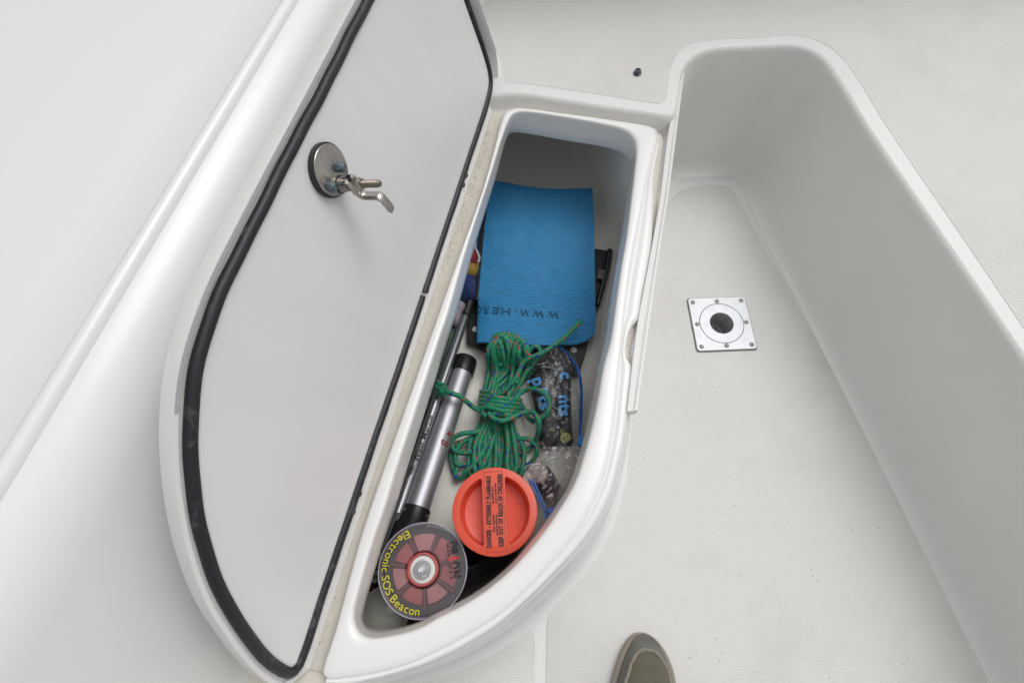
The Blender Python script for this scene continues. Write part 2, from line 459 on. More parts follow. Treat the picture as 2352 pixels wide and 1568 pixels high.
struct('locker_rim', bm, m_rim, angle=60)

# ---- outer moulded strip of the rim (right side and bow), then the face down to the floor
nr_ = N4[1]
ro_right = ro[N4[0] - 5:N4[0] + N4[1] + 9]
cout = [(1438, 287), (1465, 291), (1488, 294.5), (1503, 299), (1512, 308), (1515, 320), (1511, 350), (1501, 410), (1500, 480), (1496, 565), (1484, 640), (1474, 689), (1468, 733), (1450, 752), (1440, 785), (1437, 820), (1449, 838), (1451, 850), (1443, 920), (1437, 980), (1424, 1050), (1395, 1150), (1340, 1240), (1266, 1322), (1200, 1386), (1138, 1438), (1087, 1470), (1036, 1499), (959, 1531), (892, 1552), (830, 1566), (785, 1571), (750, 1569)]
# pair each point with the nearest fraction of the inner edge
q = cr(cout, len(ro_right))
rout = [P(a, b, .276) for a, b in q]
def nearest_pair(inner, outer_px, z, n):
    dense = [P(a, b, z) for a, b in cr(outer_px, 900)]
    idx = []; last = 0
    for i, p in enumerate(inner):
        best = min(range(last, len(dense)), key=lambda k: (dense[k] - p).length_squared)
        last = best; idx.append(best)
    idx = np.array(idx, float); ker = np.ones(5) / 5
    pad = np.concatenate([[idx[0]] * 2, idx, [idx[-1]] * 2]); idx = np.convolve(pad, ker, 'valid')
    idx[0] = 0; idx[-1] = 899
    return [dense[int(round(min(k, 899)))].copy() for k in idx]
rout = nearest_pair(ro_right, cout, .276, 0)
def grow_open(row, d, z):
    n = len(row); out = []
    for i, p in enumerate(row):
        t = row[min(i + 3, n - 1)] - row[max(i - 3, 0)]; t.z = 0; t.normalize()
        out.append(Vector((p.x, p.y, z)) + Vector((-t.y, t.x, 0)) * d)
    return out
sgn = 1 if (grow_open(rout, .01, 0)[40] - cen).length > (rout[40] - cen).length else -1
bm = bmesh.new()
g1 = lerp_row(ro_right, rout, .10, z=.2805); g2 = lerp_row(ro_right, rout, .18, z=.2798)
rows = [ro_right, g1, g2, lerp_row(ro_right, rout, .35, z=.2815), lerp_row(ro_right, rout, .6, z=.2825), lerp_row(ro_right, rout, .85, z=.2808), lerp_row(ro_right, rout, .96, z=.2785), rout,
        grow_open(rout, .0010 * sgn, .271), grow_open(rout, .0012 * sgn, .262)]
loft(bm, rows)
struct('locker_rim_moulding', bm, m_rim, angle=60)
bm = bmesh.new()
rows = [grow_open(rout, .0009 * sgn, .268), grow_open(rout, .004 * sgn, .264), grow_open(rout, .010 * sgn, .250), grow_open(rout, .016 * sgn, .19), grow_open(rout, .022 * sgn, .10), grow_open(rout, .028 * sgn, .035), grow_open(rout, .032 * sgn, .015), grow_open(rout, .040 * sgn, .004), grow_open(rout, .055 * sgn, .0003)]
loft(bm, rows)
struct('locker_face', bm, m_gel, angle=70)

# ---- gutter: left of the rim and under the step of the seat
bm = bmesh.new()
lt = ro[N4[0] + N4[1] + N4[2] - 8:] + ro[:N4[0] + 2]
def gut_out(p):
    return p
outs = []
for i, p in enumerate(lt):
    rel = p - HA; s, e = rel.dot(HD), rel.dot(HE)
    outs.append((s, e))
gl = []
for k, (t, z) in enumerate(((0, .2835), (.06, .2795), (.14, .2735), (.3, .2705), (.7, .2695), (1., .2690))):
    row = []
    for (s, e), p in zip(outs, lt):
        te = -.075                       # runs on under the lid flange to the foot of the coaming
        if e < .06:
            tgt = LE(s if s > .05 else s - (.05 - s) * .9, te, z)
            w_ = min(max((e - .0) / .06, 0), 1)
            up = LE(-.02, e, z)
            if s < .12:
                k2 = min(max((.075 - s) / .05, 0), 1) * min(max((e + .01) / .05, 0), 1)
                tgt = tgt.lerp(LE(-.03, e - .08 * (1 - w_), z), k2)
        else:
            tgt = LE(s - .075, e, z)
        d = {0: 0, 1: .0022, 2: .006}.get(k)
        dirv = tgt - p; dirv.z = 0
        if d is not None: m = p + dirv.normalized() * d
        else: m = (p + dirv.normalized() * .006).lerp(tgt, {3: .12, 4: .6, 5: 1.}[k])
        m.z = z; row.append(m)
    gl.append(row)
loft(bm, gl)
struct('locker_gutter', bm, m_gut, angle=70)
# gutter floor that fills corners under the rail and the step
bm = bmesh.new()
led = [p for p in grow_open(rout, -.010 * sgn, .2685) if (p - HA).dot(HD) < .605]
led2 = [p for p in grow_open(rout, .010 * sgn, .2685) if (p - HA).dot(HD) < .605]
fill(bm, [LE(-.03, .335, .2685)] + led2 + led[::-1] + [LE(.035, .322, .2685), LE(.01, .322, .2685)])
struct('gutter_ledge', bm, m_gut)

# the gutter runs out past the tip of the rim
bm = bmesh.new()
fill(bm, [LE(.95, -.074, .2682), LE(1.32, -.074, .2682), LE(1.32, .036, .2682), LE(1.03, .036, .2682), LE(.95, .015, .2682)])
loft(bm, [[LE(1.32, .036, z), LE(1.03, .036, z)] for z in (.2682, .262, .0)])
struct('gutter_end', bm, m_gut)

# ---- locker liner (inside of the locker)
bm = bmesh.new()
top = grow(r0, .013, .2335)
def back(row, ext):
    out = []
    for p in row:
        rel = p - HA; s, e = rel.dot(HD), rel.dot(HE)
        k = max(0, min(1, (.13 - s) / .07)) * ext
        # the locker widens under the gutter (left) and a little under the bow
        l = max(0, min(1, (.155 + .0 * s - e) / .10)) * (.11 if s < .85 else .11 * max(0, (1.02 - s) / .17) + .02) * (1 if ext else 0)
        out.append(p - HD * k - HE * (l + k * .55 * max(0, min(1, (e - .02) / .2))))
    return out
lz = [(.016, .234, 0), (.020, .228, .26), (.016, .15, .26), (.010, .075, .26), (.004, .045, .26), (-.008, .033, .26), (-.02, .030, .26)]
lr = [back(grow(r0, d, z), ex) for d, z, ex in lz]
loft(bm, lr, closed=True)
fill(bm, lr[-1])
# ceiling of the part that runs under the seat
struct('locker_liner', bm, m_lin, angle=70)

# ---- seat: top, rounded edge, step face and footwell wall, opposite bench
seat_px = [(1010, 232), (1080, 222), (1130, 214.5), (1160, 211), (1200, 212), (1300, 227), (1400, 243), (1500, 257)]
seatA = [P(a, b, .30) for a, b in cr(seat_px, 60)]
corner = [P(1500, 257, .3), P(1526, 261, .3), P(1540, 258, .3), P(1545, 244, .3), P(1548, 225, .3)]
up_ = [P(a, b, .3) for a, b in ((1548, 225), (1552, 196), (1557, 166), (1570, 140), (1598, 118), (1640, 107), (1700, 103), (1764, 100))]
rest = [Vector(p + (.3,)) for p in ((.595, .939), (.632, .925), (.658, .893), (.670, .84), (.686, .70), (.735, .40), (.79, .05), (.86, -.40), (.93, -.85))]
pathB = [V3(p) for p in cr(corner + up_[1:] + rest, 220)]
path = seatA[:-1] + pathB
nA = len(seatA) - 1
cum = [0]
for a, b in zip(path, path[1:]): cum.append(cum[-1] + (b - a).length)
jA = cum[nA]
def offs(path, d):
    n = len(path); out = []
    for i, p in enumerate(path):
        w_ = 3
        t = path[min(i + w_, n - 1)] - path[max(i - w_, 0)]; t.z = 0; t.normalize()
        out.append(p + Vector((t.y, -t.x, 0)) * d)
    return out
profA = [(0, .300), (.004, .2985), (.0075, .2945), (.0100, .288), (.0130, .279), (.0150, .2738), (.0175, .2712), (.0195, .2700), (.0205, .2697), (.021, .2696)]
profB = [(0, .300), (.004, .2985), (.0075, .2945), (.0100, .286), (.0150, .22), (.0240, .10), (.0310, .045), (.0420, .018), (.0600, .004), (.080, .0006)]
rows = []
for (da, za), (db, zb) in zip(profA, profB):
    A = offs(path, da); B = offs(path, db); offsC = offs(path, min(db, .010)); row = []
    for i in range(len(path)):
        t = min(max((cum[i] - jA - .006) / .035, 0), 1)
        t = t * t * (3 - 2 * t)
        k = min(max((cum[i] - jA - .07) / .07, 0), 1); k = k * k * (3 - 2 * k)
        Bi = offsC[i].lerp(B[i], k)
        p = A[i].lerp(Bi, t); p.z = za + (zb - za) * t; row.append(p)
    rows.append(row)
def untangle(row):
    return row
bm = bmesh.new(); loft(bm, rows)
struct('footwell_wall', bm, m_wall, angle=70)
bm = bmesh.new()
poly = list(path) + [Vector((2.6, -.85, .3)), Vector((2.6, 1.55, .3)), Vector((-.9, 1.9, .3)), Vector((-.55, .95, .3))]
fill(bm, poly)
struct('seat_deck', bm, m_gel)
# moulded nonskid panel on the seat
def inset(px, n): return [P(a, b, .3002) for a, b in cr(px, n)]
skp = [tuple(P(a, b, .3002)) for a, b in [(1158, 185), (1166, 190), (1200, 192), (1300, 206), (1400, 221), (1495, 236), (1520, 238), (1530, 226), (1536, 190), (1548, 140), (1580, 104), (1640, 92), (1764, 86)]]
skp += [(x, y, .3002) for x, y in ((.60, .962), (.65, .945), (.684, .905), (.700, .84), (.715, .70), (.76, .40), (.81, .05), (.88, -.40), (.95, -.84))]
sk = [V3(p) for p in cr(skp, 260)]
sk += [Vector((2.4, -.84, .3002)), Vector((2.4, 1.27, .3002)), Vector((-.06, 1.27, .3002)), P(1110, 20, .3002), P(1125, 75, .3002), P(1150, 140, .3002)]
bm = bmesh.new(); prism(bm, sk, (0, 0, .0003))
struct('seat_nonskid_panel', bm, m_skid)

# ---- added bulkhead with overhang, unseen above the frame, to darken the seat top
bm = bmesh.new()
prof = [(1.275, .298), (1.287, .302), (1.30, .32), (1.33, .66), (1.335, .70), (1.33, .72), (1.26, .73), (1.245, .74), (1.243, .75), (1.25, .765), (1.75, .785)]
rows = [[Vector((x, y + .05 * (x * x) * .3, z)) for x in np.linspace(-.9, 2.6, 30)] for y, z in prof]
loft(bm, rows)
struct('added_shade_bulkhead', bm, m_gel, angle=60)

# ---- cockpit floor
bm = bmesh.new()
SOC = (P(1590.9, 696, .004) + P(1725.5, 791.3, .004)) / 2
def soc_ring(r, z, k=32): return [Vector((SOC.x + r * math.cos(2 * PI * i / k), SOC.y + r * math.sin(2 * PI * i / k), z)) for i in range(k)]
fill(bm, [Vector(p) for p in ((-.9, -1.4, 0), (1.1, -1.4, 0), (1.1, 1.1, 0), (-.9, 1.1, 0))], [soc_ring(.045, 0)])
floor = struct('cockpit_floor', bm, m_gel)
def floor_panel(px, n, extra=(), hole=None):
    pts = [P(a, b, .0004) for a, b in cr(px, n)] + [Vector(e + (.0004,)) for e in extra]
    b_ = bmesh.new(); prism(b_, pts, (0, 0, .0010), .0007, hole)
    return struct('nonskid_panel', b_, m_skid, floor)
floor_panel([(1560, 440), (1600, 428), (1650, 426), (1676, 432), (1696, 460), (1722, 508), (1764, 590)], 30,
            [(.612, .60), (.652, .40), (.705, .05), (.775, -.40), (.84, -.8), (.075, -.8), (.055, -.30)] + [tuple(P(a, b, 0)[:2]) for a, b in ((1254, 1568), (1255, 1450), (1259, 1412), (1275, 1388), (1320, 1345), (1365, 1285), (1400, 1215), (1440, 1100), (1440, 900), (1440, 640), (1500, 500))], soc_ring(.045, .0004))
floor_panel([(1229, 1568), (1229, 1500), (1229, 1465), (1224, 1447), (1210, 1437), (1190, 1441), (1140, 1476), (1075, 1520), (1000, 1555), (940, 1575), (880, 1592)], 60,
            [(-.26, -.30), (-.24, -.8), (.025, -.8), (.02, -.32)])

# ---- coaming and side deck behind the open lid (port side of the cockpit)
bm = bmesh.new()
prof = [(-.068, .262), (-.072, .270), (-.080, .30), (-.118, .46), (-.138, .545), (-.150, .578), (-.168, .594), (-.180, .600),
        (-.1835, .601), (-.1850, .606), (-.190, .6105), (-.196, .6105), (-.201, .607), (-.203, .602), (-.207, .600), (-.26, .604), (-.45, .610), (-.80, .606), (-.95, .59), (-1.02, .54), (-1.04, .45), (-1.02, -.28)]
ss = np.linspace(-1.2, 1.75, 60)
rows = [[LE(s, e, z) for s in ss] for e, z in prof]
loft(bm, rows)
struct('side_deck', bm, m_gel, angle=50)

# ---- water around the boat
bm = bmesh.new()
fill(bm, [Vector(p) for p in ((-600, -600, -.3), (600, -600, -.3), (600, 600, -.3), (-600, 600, -.3))])
tw = NT('sea water'); tw.b.inputs['Base Color'].default_value = (.02, .05, .06, 1); tw.set(Roughness=.08); tw.bump(tw.noise(3, 6), .4, .05)
struct('water', bm, tw.m)
# ---- sides of the cockpit tub, so that nothing shows through from beside
bm = bmesh.new()
rows = [[Vector(p + (z,)) for p in ((2.6, -.85), (2.75, -.85), (2.75, 1.9))] for z in (.3, -.3)]
loft(bm, rows)
struct('hull_side', bm, m_gel)

# =================================================================== LID
AL = math.radians(105)
LW = HE * math.cos(AL) + UPZ * math.sin(AL)
LN = HE * math.sin(AL) - UPZ * math.cos(AL)          # out of the underside
def LP(s, w, o=0.): return HA + HD * s + LW * w + LN * o
lid = thing('locker_lid', LP(.5, 0, 0), 'open white locker lid leaning on its hinge, grey white underside with black gasket', 'hatch lid')
gask = [(.0, .30), (0, .22), (0, .15), (.001, .09), (.008, .052), (.022, .036), (.05, .029), (.08, .0265), (.2, .0255), (.49, .0245), (.78, .0265), (.93, .0255), (1.008, .0245), (1.019, .027), (1.0235, .037), (1.018, .058), (1.0, .098), (.965, .156), (.938, .195), (.905, .232), (.865, .268), (.815, .303), (.757, .331), (.69, .344), (.6, .347), (.4, .347), (.2, .347), (.06, .346), (.025, .340), (.006, .322)]
G = cr(gask, 260, closed=True)
def inset2(pts, d):
    n = len(pts); out = []
    for i in range(n):
        t = pts[(i + 1) % n] - pts[i - 1]; t = t / np.linalg.norm(t)
        out.append(pts[i] + np.array([-t[1], t[0]]) * d)
    return np.array(out)
area = sum(G[i][0] * G[(i + 1) % len(G)][1] - G[(i + 1) % len(G)][0] * G[i][1] for i in range(len(G)))
sI = 1 if area > 0 else -1            # +d*sI is inward
inn = inset2(G, .004 * sI)
O = inset2(G, -.0155 * sI)
O[:, 1] = np.where(O[:, 1] < .02, np.minimum(O[:, 1], -.004), O[:, 1])
O[:, 1] = np.clip(O[:, 1], -.006, .3635)
# shell
bm = bmesh.new()
def lrow(pts, o): return [LP(p[0], p[1], o) for p in pts]
O_in = inset2(G, -.0105 * sI); O_in[:, 1] = np.where(O_in[:, 1] < .02, np.minimum(O_in[:, 1], .0), O_in[:, 1]); O_in[:, 1] = np.clip(O_in[:, 1], -.002, .3575)
O_b = inset2(O, .006 * sI)
rows = [lrow(inn, .0005), lrow(O_in, .0005), lrow(O_in, .0035), lrow(O, .0035), lrow(O, -.013), lrow(inset2(O, .0015 * sI), -.0165), lrow(O_b, -.019)]
loft(bm, rows, closed=True)
fill(bm, rows[-1])
obj('lid_shell', bm, m_gel, lid, angle=35)
# raw trimmed edge along the free side
bm = bmesh.new()
idx = [i for i in range(len(O)) if O[i][1] > .33]
sel = sorted(idx, key=lambda i: O[i][0])
loft(bm, [[LP(O_in[i][0], O_in[i][1] + .0002, .0040) for i in sel], [LP(O[i][0], O[i][1] - .0008, .0040) for i in sel]])
obj('trimmed_edge', bm, m_raw, lid)
# panel
bm = bmesh.new()
inn2 = inset2(G, .003 * sI); inn3 = inset2(G, .006 * sI); inn4 = inset2(G, .009 * sI)
rows = [lrow(inn2, .0006), lrow(inn2, .003), lrow(inn3, .0052), lrow(inn4, .0058)]
loft(bm, rows, closed=True); fill(bm, rows[-1])
obj('inner_panel', bm, m_lidin, lid, angle=60)
# gasket, with a butt joint on the hinge side
bm = bmesh.new()
j = min(range(len(G)), key=lambda i: (G[i][0] - .497) ** 2 + (G[i][1] - .0245) ** 2)
Gp = np.roll(G, -j, axis=0)
def wob(i): return .0004 * math.sin(i * .31) + .0003 * math.sin(i * .83)
pth = [LP(p[0], p[1] + wob(i), .0045) for i, p in enumerate(Gp)]
pth[0] = LP(Gp[0][0] + .0015, Gp[0][1] + .002, .0045); pth[-1] = LP(Gp[-1][0] + .001, Gp[-1][1] - .002, .0045)
tube(bm, pth, .0066, 10, squash=1.)
obj('gasket', bm, m_rubber, lid)
# end lip at the aft end (turned towards the underside)
bm = bmesh.new()
lipw = [(.012, -.004), (-.002, .004), (-.011, .018), (-.0155, .036), (-.0160, .06), (-.0155, .12), (-.015, .22), (-.015, .30), (-.013, .335), (-.002, .356), (.02, .362)]
lw = cr(lipw, 50)
lw_in = inset2(lw, .0); 
def lipoff(d):
    out = []
    for i in range(len(lw)):
        t = lw[min(i + 1, len(lw) - 1)] - lw[max(i - 1, 0)]; t = t / np.linalg.norm(t)
        out.append(lw[i] + np.array([t[1], -t[0]]) * d)
    return np.array(out)
def taper(i): 
    f = i / (len(lw) - 1); return max(.05, min(1, f * 4.2, (1 - f) * 7 + .2))
def lipz(d, o): 
    q = lipoff(d); return [LP(p[0], p[1], .0006 + o * taper(i)) for i, p in enumerate(q)]
loft(bm, [lipz(.010, 0), lipz(.005, .001), lipz(.002, .006), lipz(0, .0205), lipz(-.0008, .0215), lipz(-.0028, .0215), lipz(-.0036, .020), lipz(-.004, -.012)])
obj('end_lip', bm, m_gel, lid, angle=50)
# hinge leaf under the gasket
bm = bmesh.new()
loft(bm, [[LP(s, .012 + .0, .0010) for s in (.02, .25, .5, .75, 1.0)], [LP(s, -.006, .0010) for s in (.02, .25, .5, .75, 1.0)], [LP(s, -.0075, -.002) for s in (.02, .25, .5, .75, 1.0)], [LP(s, -.0075, -.012) for s in (.02, .25, .5, .75, 1.0)]])
obj('hinge_flange', bm, m_gel, lid)
bm = bmesh.new()
sr = np.linspace(-.0, 1.0, 40)
loft(bm, [[LP(s, -.0058, .0038) for s in sr], [LP(s, -.0088 - .0006 * math.sin(s * 37), .0020) for s in sr]])
obj('trimmed_edge', bm, m_raw, lid)
# rusty hinge screws
def lid_px(u, v, o):
    r = ray(u, v); cpos = np.array([0, 0, CAM_H]); n_ = np.array(LN); pt = np.array(HA + LN * o)
    t = ((pt - cpos) @ n_) / (r @ n_); p = Vector(cpos + t * r) - HA
    return p.dot(HD), p.dot(LW)
first = None
for (u, v) in ((1067.5, 398), (1061, 420), (819.5, 1131.5), (805, 1173)):
    s, w = lid_px(u, v, .003)
    c = LP(s, w - .0050, .0034)
    if first is None:
        b_ = bmesh.new(); lathe(b_, c, [(.0052, 0), (.0050, .0012), (.0036, .0026), (0, .0030)], LN, 14)
        first = obj('screw', b_, m_rust, lid); fc = c
    else:
        k = first.copy(); COL.objects.link(k); k.parent = lid; k.location = c - fc
# latch: rubber backed disc, two nuts, threaded bolt and cranked cam arm
dc = (.484, .2965)
bm = bmesh.new(); lathe(bm, LP(*dc, .0058), [(.0305, 0), (.0312, .001), (.0312, .0062), (.0298, .0072), (0, .0072)], LN, 48)
latch = obj('latch', bm, m_rubber, lid)
bm = bmesh.new(); lathe(bm, LP(*dc, .0131), [(.0290, -.001), (.0292, .0004), (.0287, .0010), (.0280, .0012), (0, .0012)], LN, 48)
obj('latch_plate', bm, m_steel, latch, angle=20)
bs, bw = .4875, .2765
bm = bmesh.new(); lathe(bm, LP(bs, bw, .0144), [(.0108, 0), (0, .0002)], LN, 28)
obj('latch_bore', bm, m_dark, latch)
def hexprism(bm, s, w, o0, o1, r, rot=0., dome=0.):
    pts = [LP(s + r * math.cos(PI / 3 * k + rot), w + r * math.sin(PI / 3 * k + rot), o0) for k in range(6)]
    prism(bm, pts, LN * (o1 - o0), bev=min(r * .14, (o1 - o0) * .3))
for (s, w) in ((.474, .2905), (.5035, .2905)):
    b_ = bmesh.new(); hexprism(b_, s, w, .0142, .0205, .0058, .3)
    lathe(b_, LP(s, w, .0205), [(.0046, -.001), (.0044, .0018), (.0030, .0030), (.0028, .0022), (0, .0022)], LN, 14)
    obj('nut', b_, m_zinc, latch)
bm = bmesh.new(); lathe(bm, LP(bs, bw, .0144), [(.0094, 0), (.0094, .004), (.0080, .0046), (.0075, .010), (.0068, .0105), (.0068, .012), (.0052, .0122), (.0052, .0145)], LN, 28)
obj('latch_collar', bm, m_steel2, latch)
bm = bmesh.new(); hexprism(bm, bs, bw, .0205, .0265, .0082, .2)
obj('nut', bm, m_steel2, latch)
bm = bmesh.new()
thread = [(.0042, .0)]
for k in range(26):
    o = .002 + k * .0019
    thread += [(.0046, o), (.0038, o + .0009)]
thread += [(.0042, .0515), (.0032, .0535), (0, .0540)]
lathe(bm, LP(bs, bw, .0165), thread, LN, 18)
obj('bolt', bm, m_brass, latch, angle=25)
# cam arm
bm = bmesh.new()
def armsec(w, o, dw, do): return w, o, dw, do
hw, th = .0066, .0016
cl = [(bw + .009, .0325), (bw + .002, .0325), (bw - .010, .0325), (bw - .0165, .0328), (bw - .0195, .0352), (bw - .0205, .040), (bw - .0205, .050), (bw - .0212, .0552), (bw - .0240, .0580), (bw - .030, .0588), (bw - .044, .0598), (bw - .0475, .0600)]
rows = []
for i, (w, o) in enumerate(cl):
    a_, b_ = cl[max(i - 1, 0)], cl[min(i + 1, len(cl) - 1)]
    t = np.array([b_[0] - a_[0], b_[1] - a_[1]]); t /= np.linalg.norm(t); nn2 = np.array([-t[1], t[0]])
    h = hw * (1.12 if i < 3 else .92) * (.62 if i == len(cl) - 1 else 1)
    thk = th * (2.6 if i < 3 else 1)
    rows.append([LP(bs + x * h, w + nn2[0] * y * thk, o + nn2[1] * y * thk) for x, y in ((-1, -.6), (-1, .6), (-.85, 1), (.85, 1), (1, .6), (1, -.6), (.85, -1), (-.85, -1))])
vr = loft(bm, rows, closed=True); bm.faces.new(vr[0]); bm.faces.new(vr[-1][::-1])
obj('cam_arm', bm, m_steel, latch, angle=35)
bm = bmesh.new(); lathe(bm, LP(bs, bw + .0122, .0325), [(.0034, -.0005), (.0034, .0004), (.0026, .0004), (.0026, -.003), (0, -.003)], LW, 16)
obj('set_screw', bm, m_dark, latch)
bm = bmesh.new(); hexprism(bm, bs, bw, .0368, .0425, .0080, .5)
lathe(bm, LP(bs, bw, .0425), [(.0066, -.0005), (.0066, .0028), (.0050, .0034), (.0046, .0034)], LN, 20)
obj('nut', bm, m_steel2, latch)

# =================================================================== FIXTURES
# ---- white rail along the locker side
railL = [(1562, 140), (1556, 172), (1549, 205), (1546, 237), (1533, 318), (1516, 455), (1495.5, 574), (1463, 751), (1439.5, 944)]
railR = [(1577, 128), (1574, 149), (1569, 190), (1563, 235), (1551, 330), (1534, 459), (1516.4, 574), (1491, 755), (1465, 943)]
n = 60
A = PP(cr(railL, n), .2835); B = PP(cr(railR, n), .2835)
rail = thing('side_rail', (A[40] + B[40]) / 2, 'long white plastic rail fixed along the locker side above the footwell', 'rail')
bm = bmesh.new()
rows = []
for i in range(n):
    x = (B[i] - A[i]); w_ = x.length; x.normalize(); p = A[i]
    dn = Vector((0, 0, -1))
    rows.append([p + dn * .012, p + dn * .001, p + x * .001, p + x * w_ * .55, p + x * (w_ * .60) - dn * .0008, p + x * (w_ - .0065) - dn * .0008, p + x * (w_ - .0055) - dn * .0022, p + x * (w_ - .0012) - dn * .0022, p + x * w_ - dn * .0008,
                 p + x * w_ + dn * .016, p + x * (w_ - .004) + dn * .020, p + x * .004 + dn * .016])
vr = loft(bm, rows, closed=True); bm.faces.new(vr[0]); bm.faces.new(vr[-1][::-1])
obj('rail_strip', bm, m_white, rail, angle=30)
bm = bmesh.new(); lathe(bm, P(1551, 206, .2842), [(.0030, 0), (.0030, .0004), (0, .0005)], (0, 0, 1), 12)
obj('screw_hole', bm, m_dark, rail)

# ---- square metal socket plate with eight screws
sc = (P(1590.9, 696, .004) + P(1725.5, 791.3, .004)) / 2
ux = (P(1701.6, 691.4, .004) - P(1590.9, 696, .004)); hx = ux.length / 2; ux.normalize(); uy = UPZ.cross(ux)
plate = thing('floor_socket', Vector((sc.x, sc.y, 0)), 'square brushed metal socket plate with eight screws and a round hole in floor', 'deck socket')
def rrect(c, x, y, hx_, hy_, r, n=6):
    out = []
    for qx, qy, a0 in ((1, 1, 0), (-1, 1, PI / 2), (-1, -1, PI), (1, -1, 3 * PI / 2)):
        for k in range(n + 1):
            a = a0 + PI / 2 * k / n
            out.append(Vector(c) + x * (qx * (hx_ - r) + r * math.cos(a)) + y * (qy * (hy_ - r) + r * math.sin(a)))
    return out
PH = hx * 1.185
bm = bmesh.new()
o0 = rrect(Vector((sc.x, sc.y, .0010)), ux, uy, PH, PH, .006); o1 = [p + UPZ * .0042 for p in o0]; o2 = [Vector((sc.x, sc.y, 0)) + (p - Vector((sc.x, sc.y, p.z))) * .985 + UPZ * .0060 for p in o0]
def circ(r, z, k=40, c=None): 
    c = c or sc
    return [Vector((c.x, c.y, z)) + (ux * math.cos(2 * PI * i / k) + uy * math.sin(2 * PI * i / k)) * r for i in range(k)]
loft(bm, [o0, o1, o2], closed=True)
fill(bm, o2, [circ(hx * .90, .0060)])
loft(bm, [circ(hx * .90, .0060), circ(hx * .895, .0052), circ(hx * .875, .0052), circ(hx * .87, .0062)], closed=True)
fill(bm, circ(hx * .87, .0062), [circ(hx * .478, .0062)])
bmesh.ops.remove_doubles(bm, verts=bm.verts, dist=1e-6)
obj('plate', bm, m_alu, plate, angle=30)
bm = bmesh.new()
loft(bm, [[p - UPZ * .0008 for p in rrect(Vector((sc.x, sc.y, .0022)), ux, uy, PH + .0022, PH + .0022, .007)], rrect(Vector((sc.x, sc.y, .0028)), ux, uy, PH + .0012, PH + .0012, .007), rrect(Vector((sc.x, sc.y, .0032)), ux, uy, PH - .001, PH - .001, .006)], closed=True)
obj('sealant_bead', bm, mat('grey sealant', (.33, .32, .30), .7, var=.4, vscale=200, speck=((.12, .11, .10), 180, .5, .62)), plate)
bm = bmesh.new(); loft(bm, [circ(hx * .898, .0056), circ(hx * .872, .0056)], closed=True)
obj('bore_groove', bm, m_dark, plate)  # dark ring laid in the groove to paint its shade deeper
bm = bmesh.new(); loft(bm, [circ(hx * .478, .0062), circ(hx * .470, .0056), circ(hx * .466, .003)], closed=True)
obj('bore_edge', bm, m_alu, plate)
bm = bmesh.new(); loft(bm, [circ(hx * .466, .0031), circ(hx * .46, -.012), circ(hx * .45, -.045)], closed=True); fill(bm, circ(hx * .45, -.045))
obj('socket_bore', bm, mat('grey socket bore', (.50, .51, .51), .45, .1, var=.4, vscale=60), plate)
bm = bmesh.new(); loft(bm, [circ(hx * .21, -.040), circ(hx * .19, -.0385), circ(hx * .16, -.040)], closed=True); fill(bm, circ(hx * .16, -.042))
obj('drain_hole', bm, mat('pale grit', (.42, .40, .35), .8, var=.6, vscale=500), plate)
first = None
for a_, b_ in ((-1, 1), (0, 1), (1, 1), (-1, 0), (1, 0), (-1, -1), (0, -1), (1, -1)):
    c = Vector((sc.x, sc.y, .0060)) + ux * hx * a_ + uy * hx * b_
    if first is None:
        bm = bmesh.new(); lathe(bm, c, [(.0049, -.0004), (.0048, .0006), (.0038, .0017), (.0018, .0023), (0, .0024)], (0, 0, 1), 20)
        first = obj('screw', bm, m_steel, plate); fc = c
        bm = bmesh.new()
        box(bm, c + UPZ * .0022, ux * .0024, uy * .0005, UPZ * .0004); box(bm, c + UPZ * .0022, uy * .0024, ux * .0005, UPZ * .00041)
        rc = obj('screw_recess', bm, m_dark, first); 
    else:
        k = first.copy(); COL.objects.link(k); k.parent = plate; k.location = c - fc; k.rotation_euler = (0, 0, 0)
        r2_ = rc.copy(); COL.objects.link(r2_); r2_.parent = k
# ---- snap stud on the seat
bm = bmesh.new(); lathe(bm, P(1464, 169, .3010), [(.0082, 0), (.0080, .0012), (.0052, .0018), (.0046, .0050), (.0058, .0058), (.0062, .0072), (.0056, .0080), (.0032, .0080), (.0030, .0066), (0, .0066)], (0, 0, 1), 24)
tag(obj('snap_stud', bm, mat('blued steel stud', (.13, .16, .19), .35, .8, var=.4, vscale=300), None), 'small dark metal snap stud on the white seat top', 'snap stud')

# =================================================================== LOCKER CONTENTS
ZF = .030
# ---- black board under the mat
bo = [P(*q, .047) for q in ((1150, 560), (1372, 571), (1402, 576), (1392, 640), (1330, 862), (1200, 842), (1072, 786), (1076, 700))]
board = thing('black_board', Vector((bo[0].x + .05, bo[0].y - .1, ZF)), 'black plastic board with white dots lying under the blue mat', 'board')
bm = bmesh.new(); prism(bm, [Vector((p.x, p.y, .035)) for p in bo], (0, 0, .012), .002)
obj('board_panel', bm, m_blackm, board, angle=50)
bm = bmesh.new(); tube(bm, [P(1401, 574, .052), P(1393, 620, .052), P(1384, 655, .052), P(1372, 700, .052)], .0058, 12)
obj('edge_rod', bm, m_black, board)
bm = bmesh.new(); box(bm, P(1381, 632, .0525), HE * .007, HD * .012, UPZ * .004)
obj('clip', bm, m_black, board)
for q in ((1318, 803), (1247, 795), (1092, 756), (1275, 798)):
    bm = bmesh.new(); lathe(bm, P(*q, .0472), [(.0066, 0), (.0064, .0006), (0, .0008)], (0, 0, 1), 18)
    obj('white_dot', bm, m_white, board)

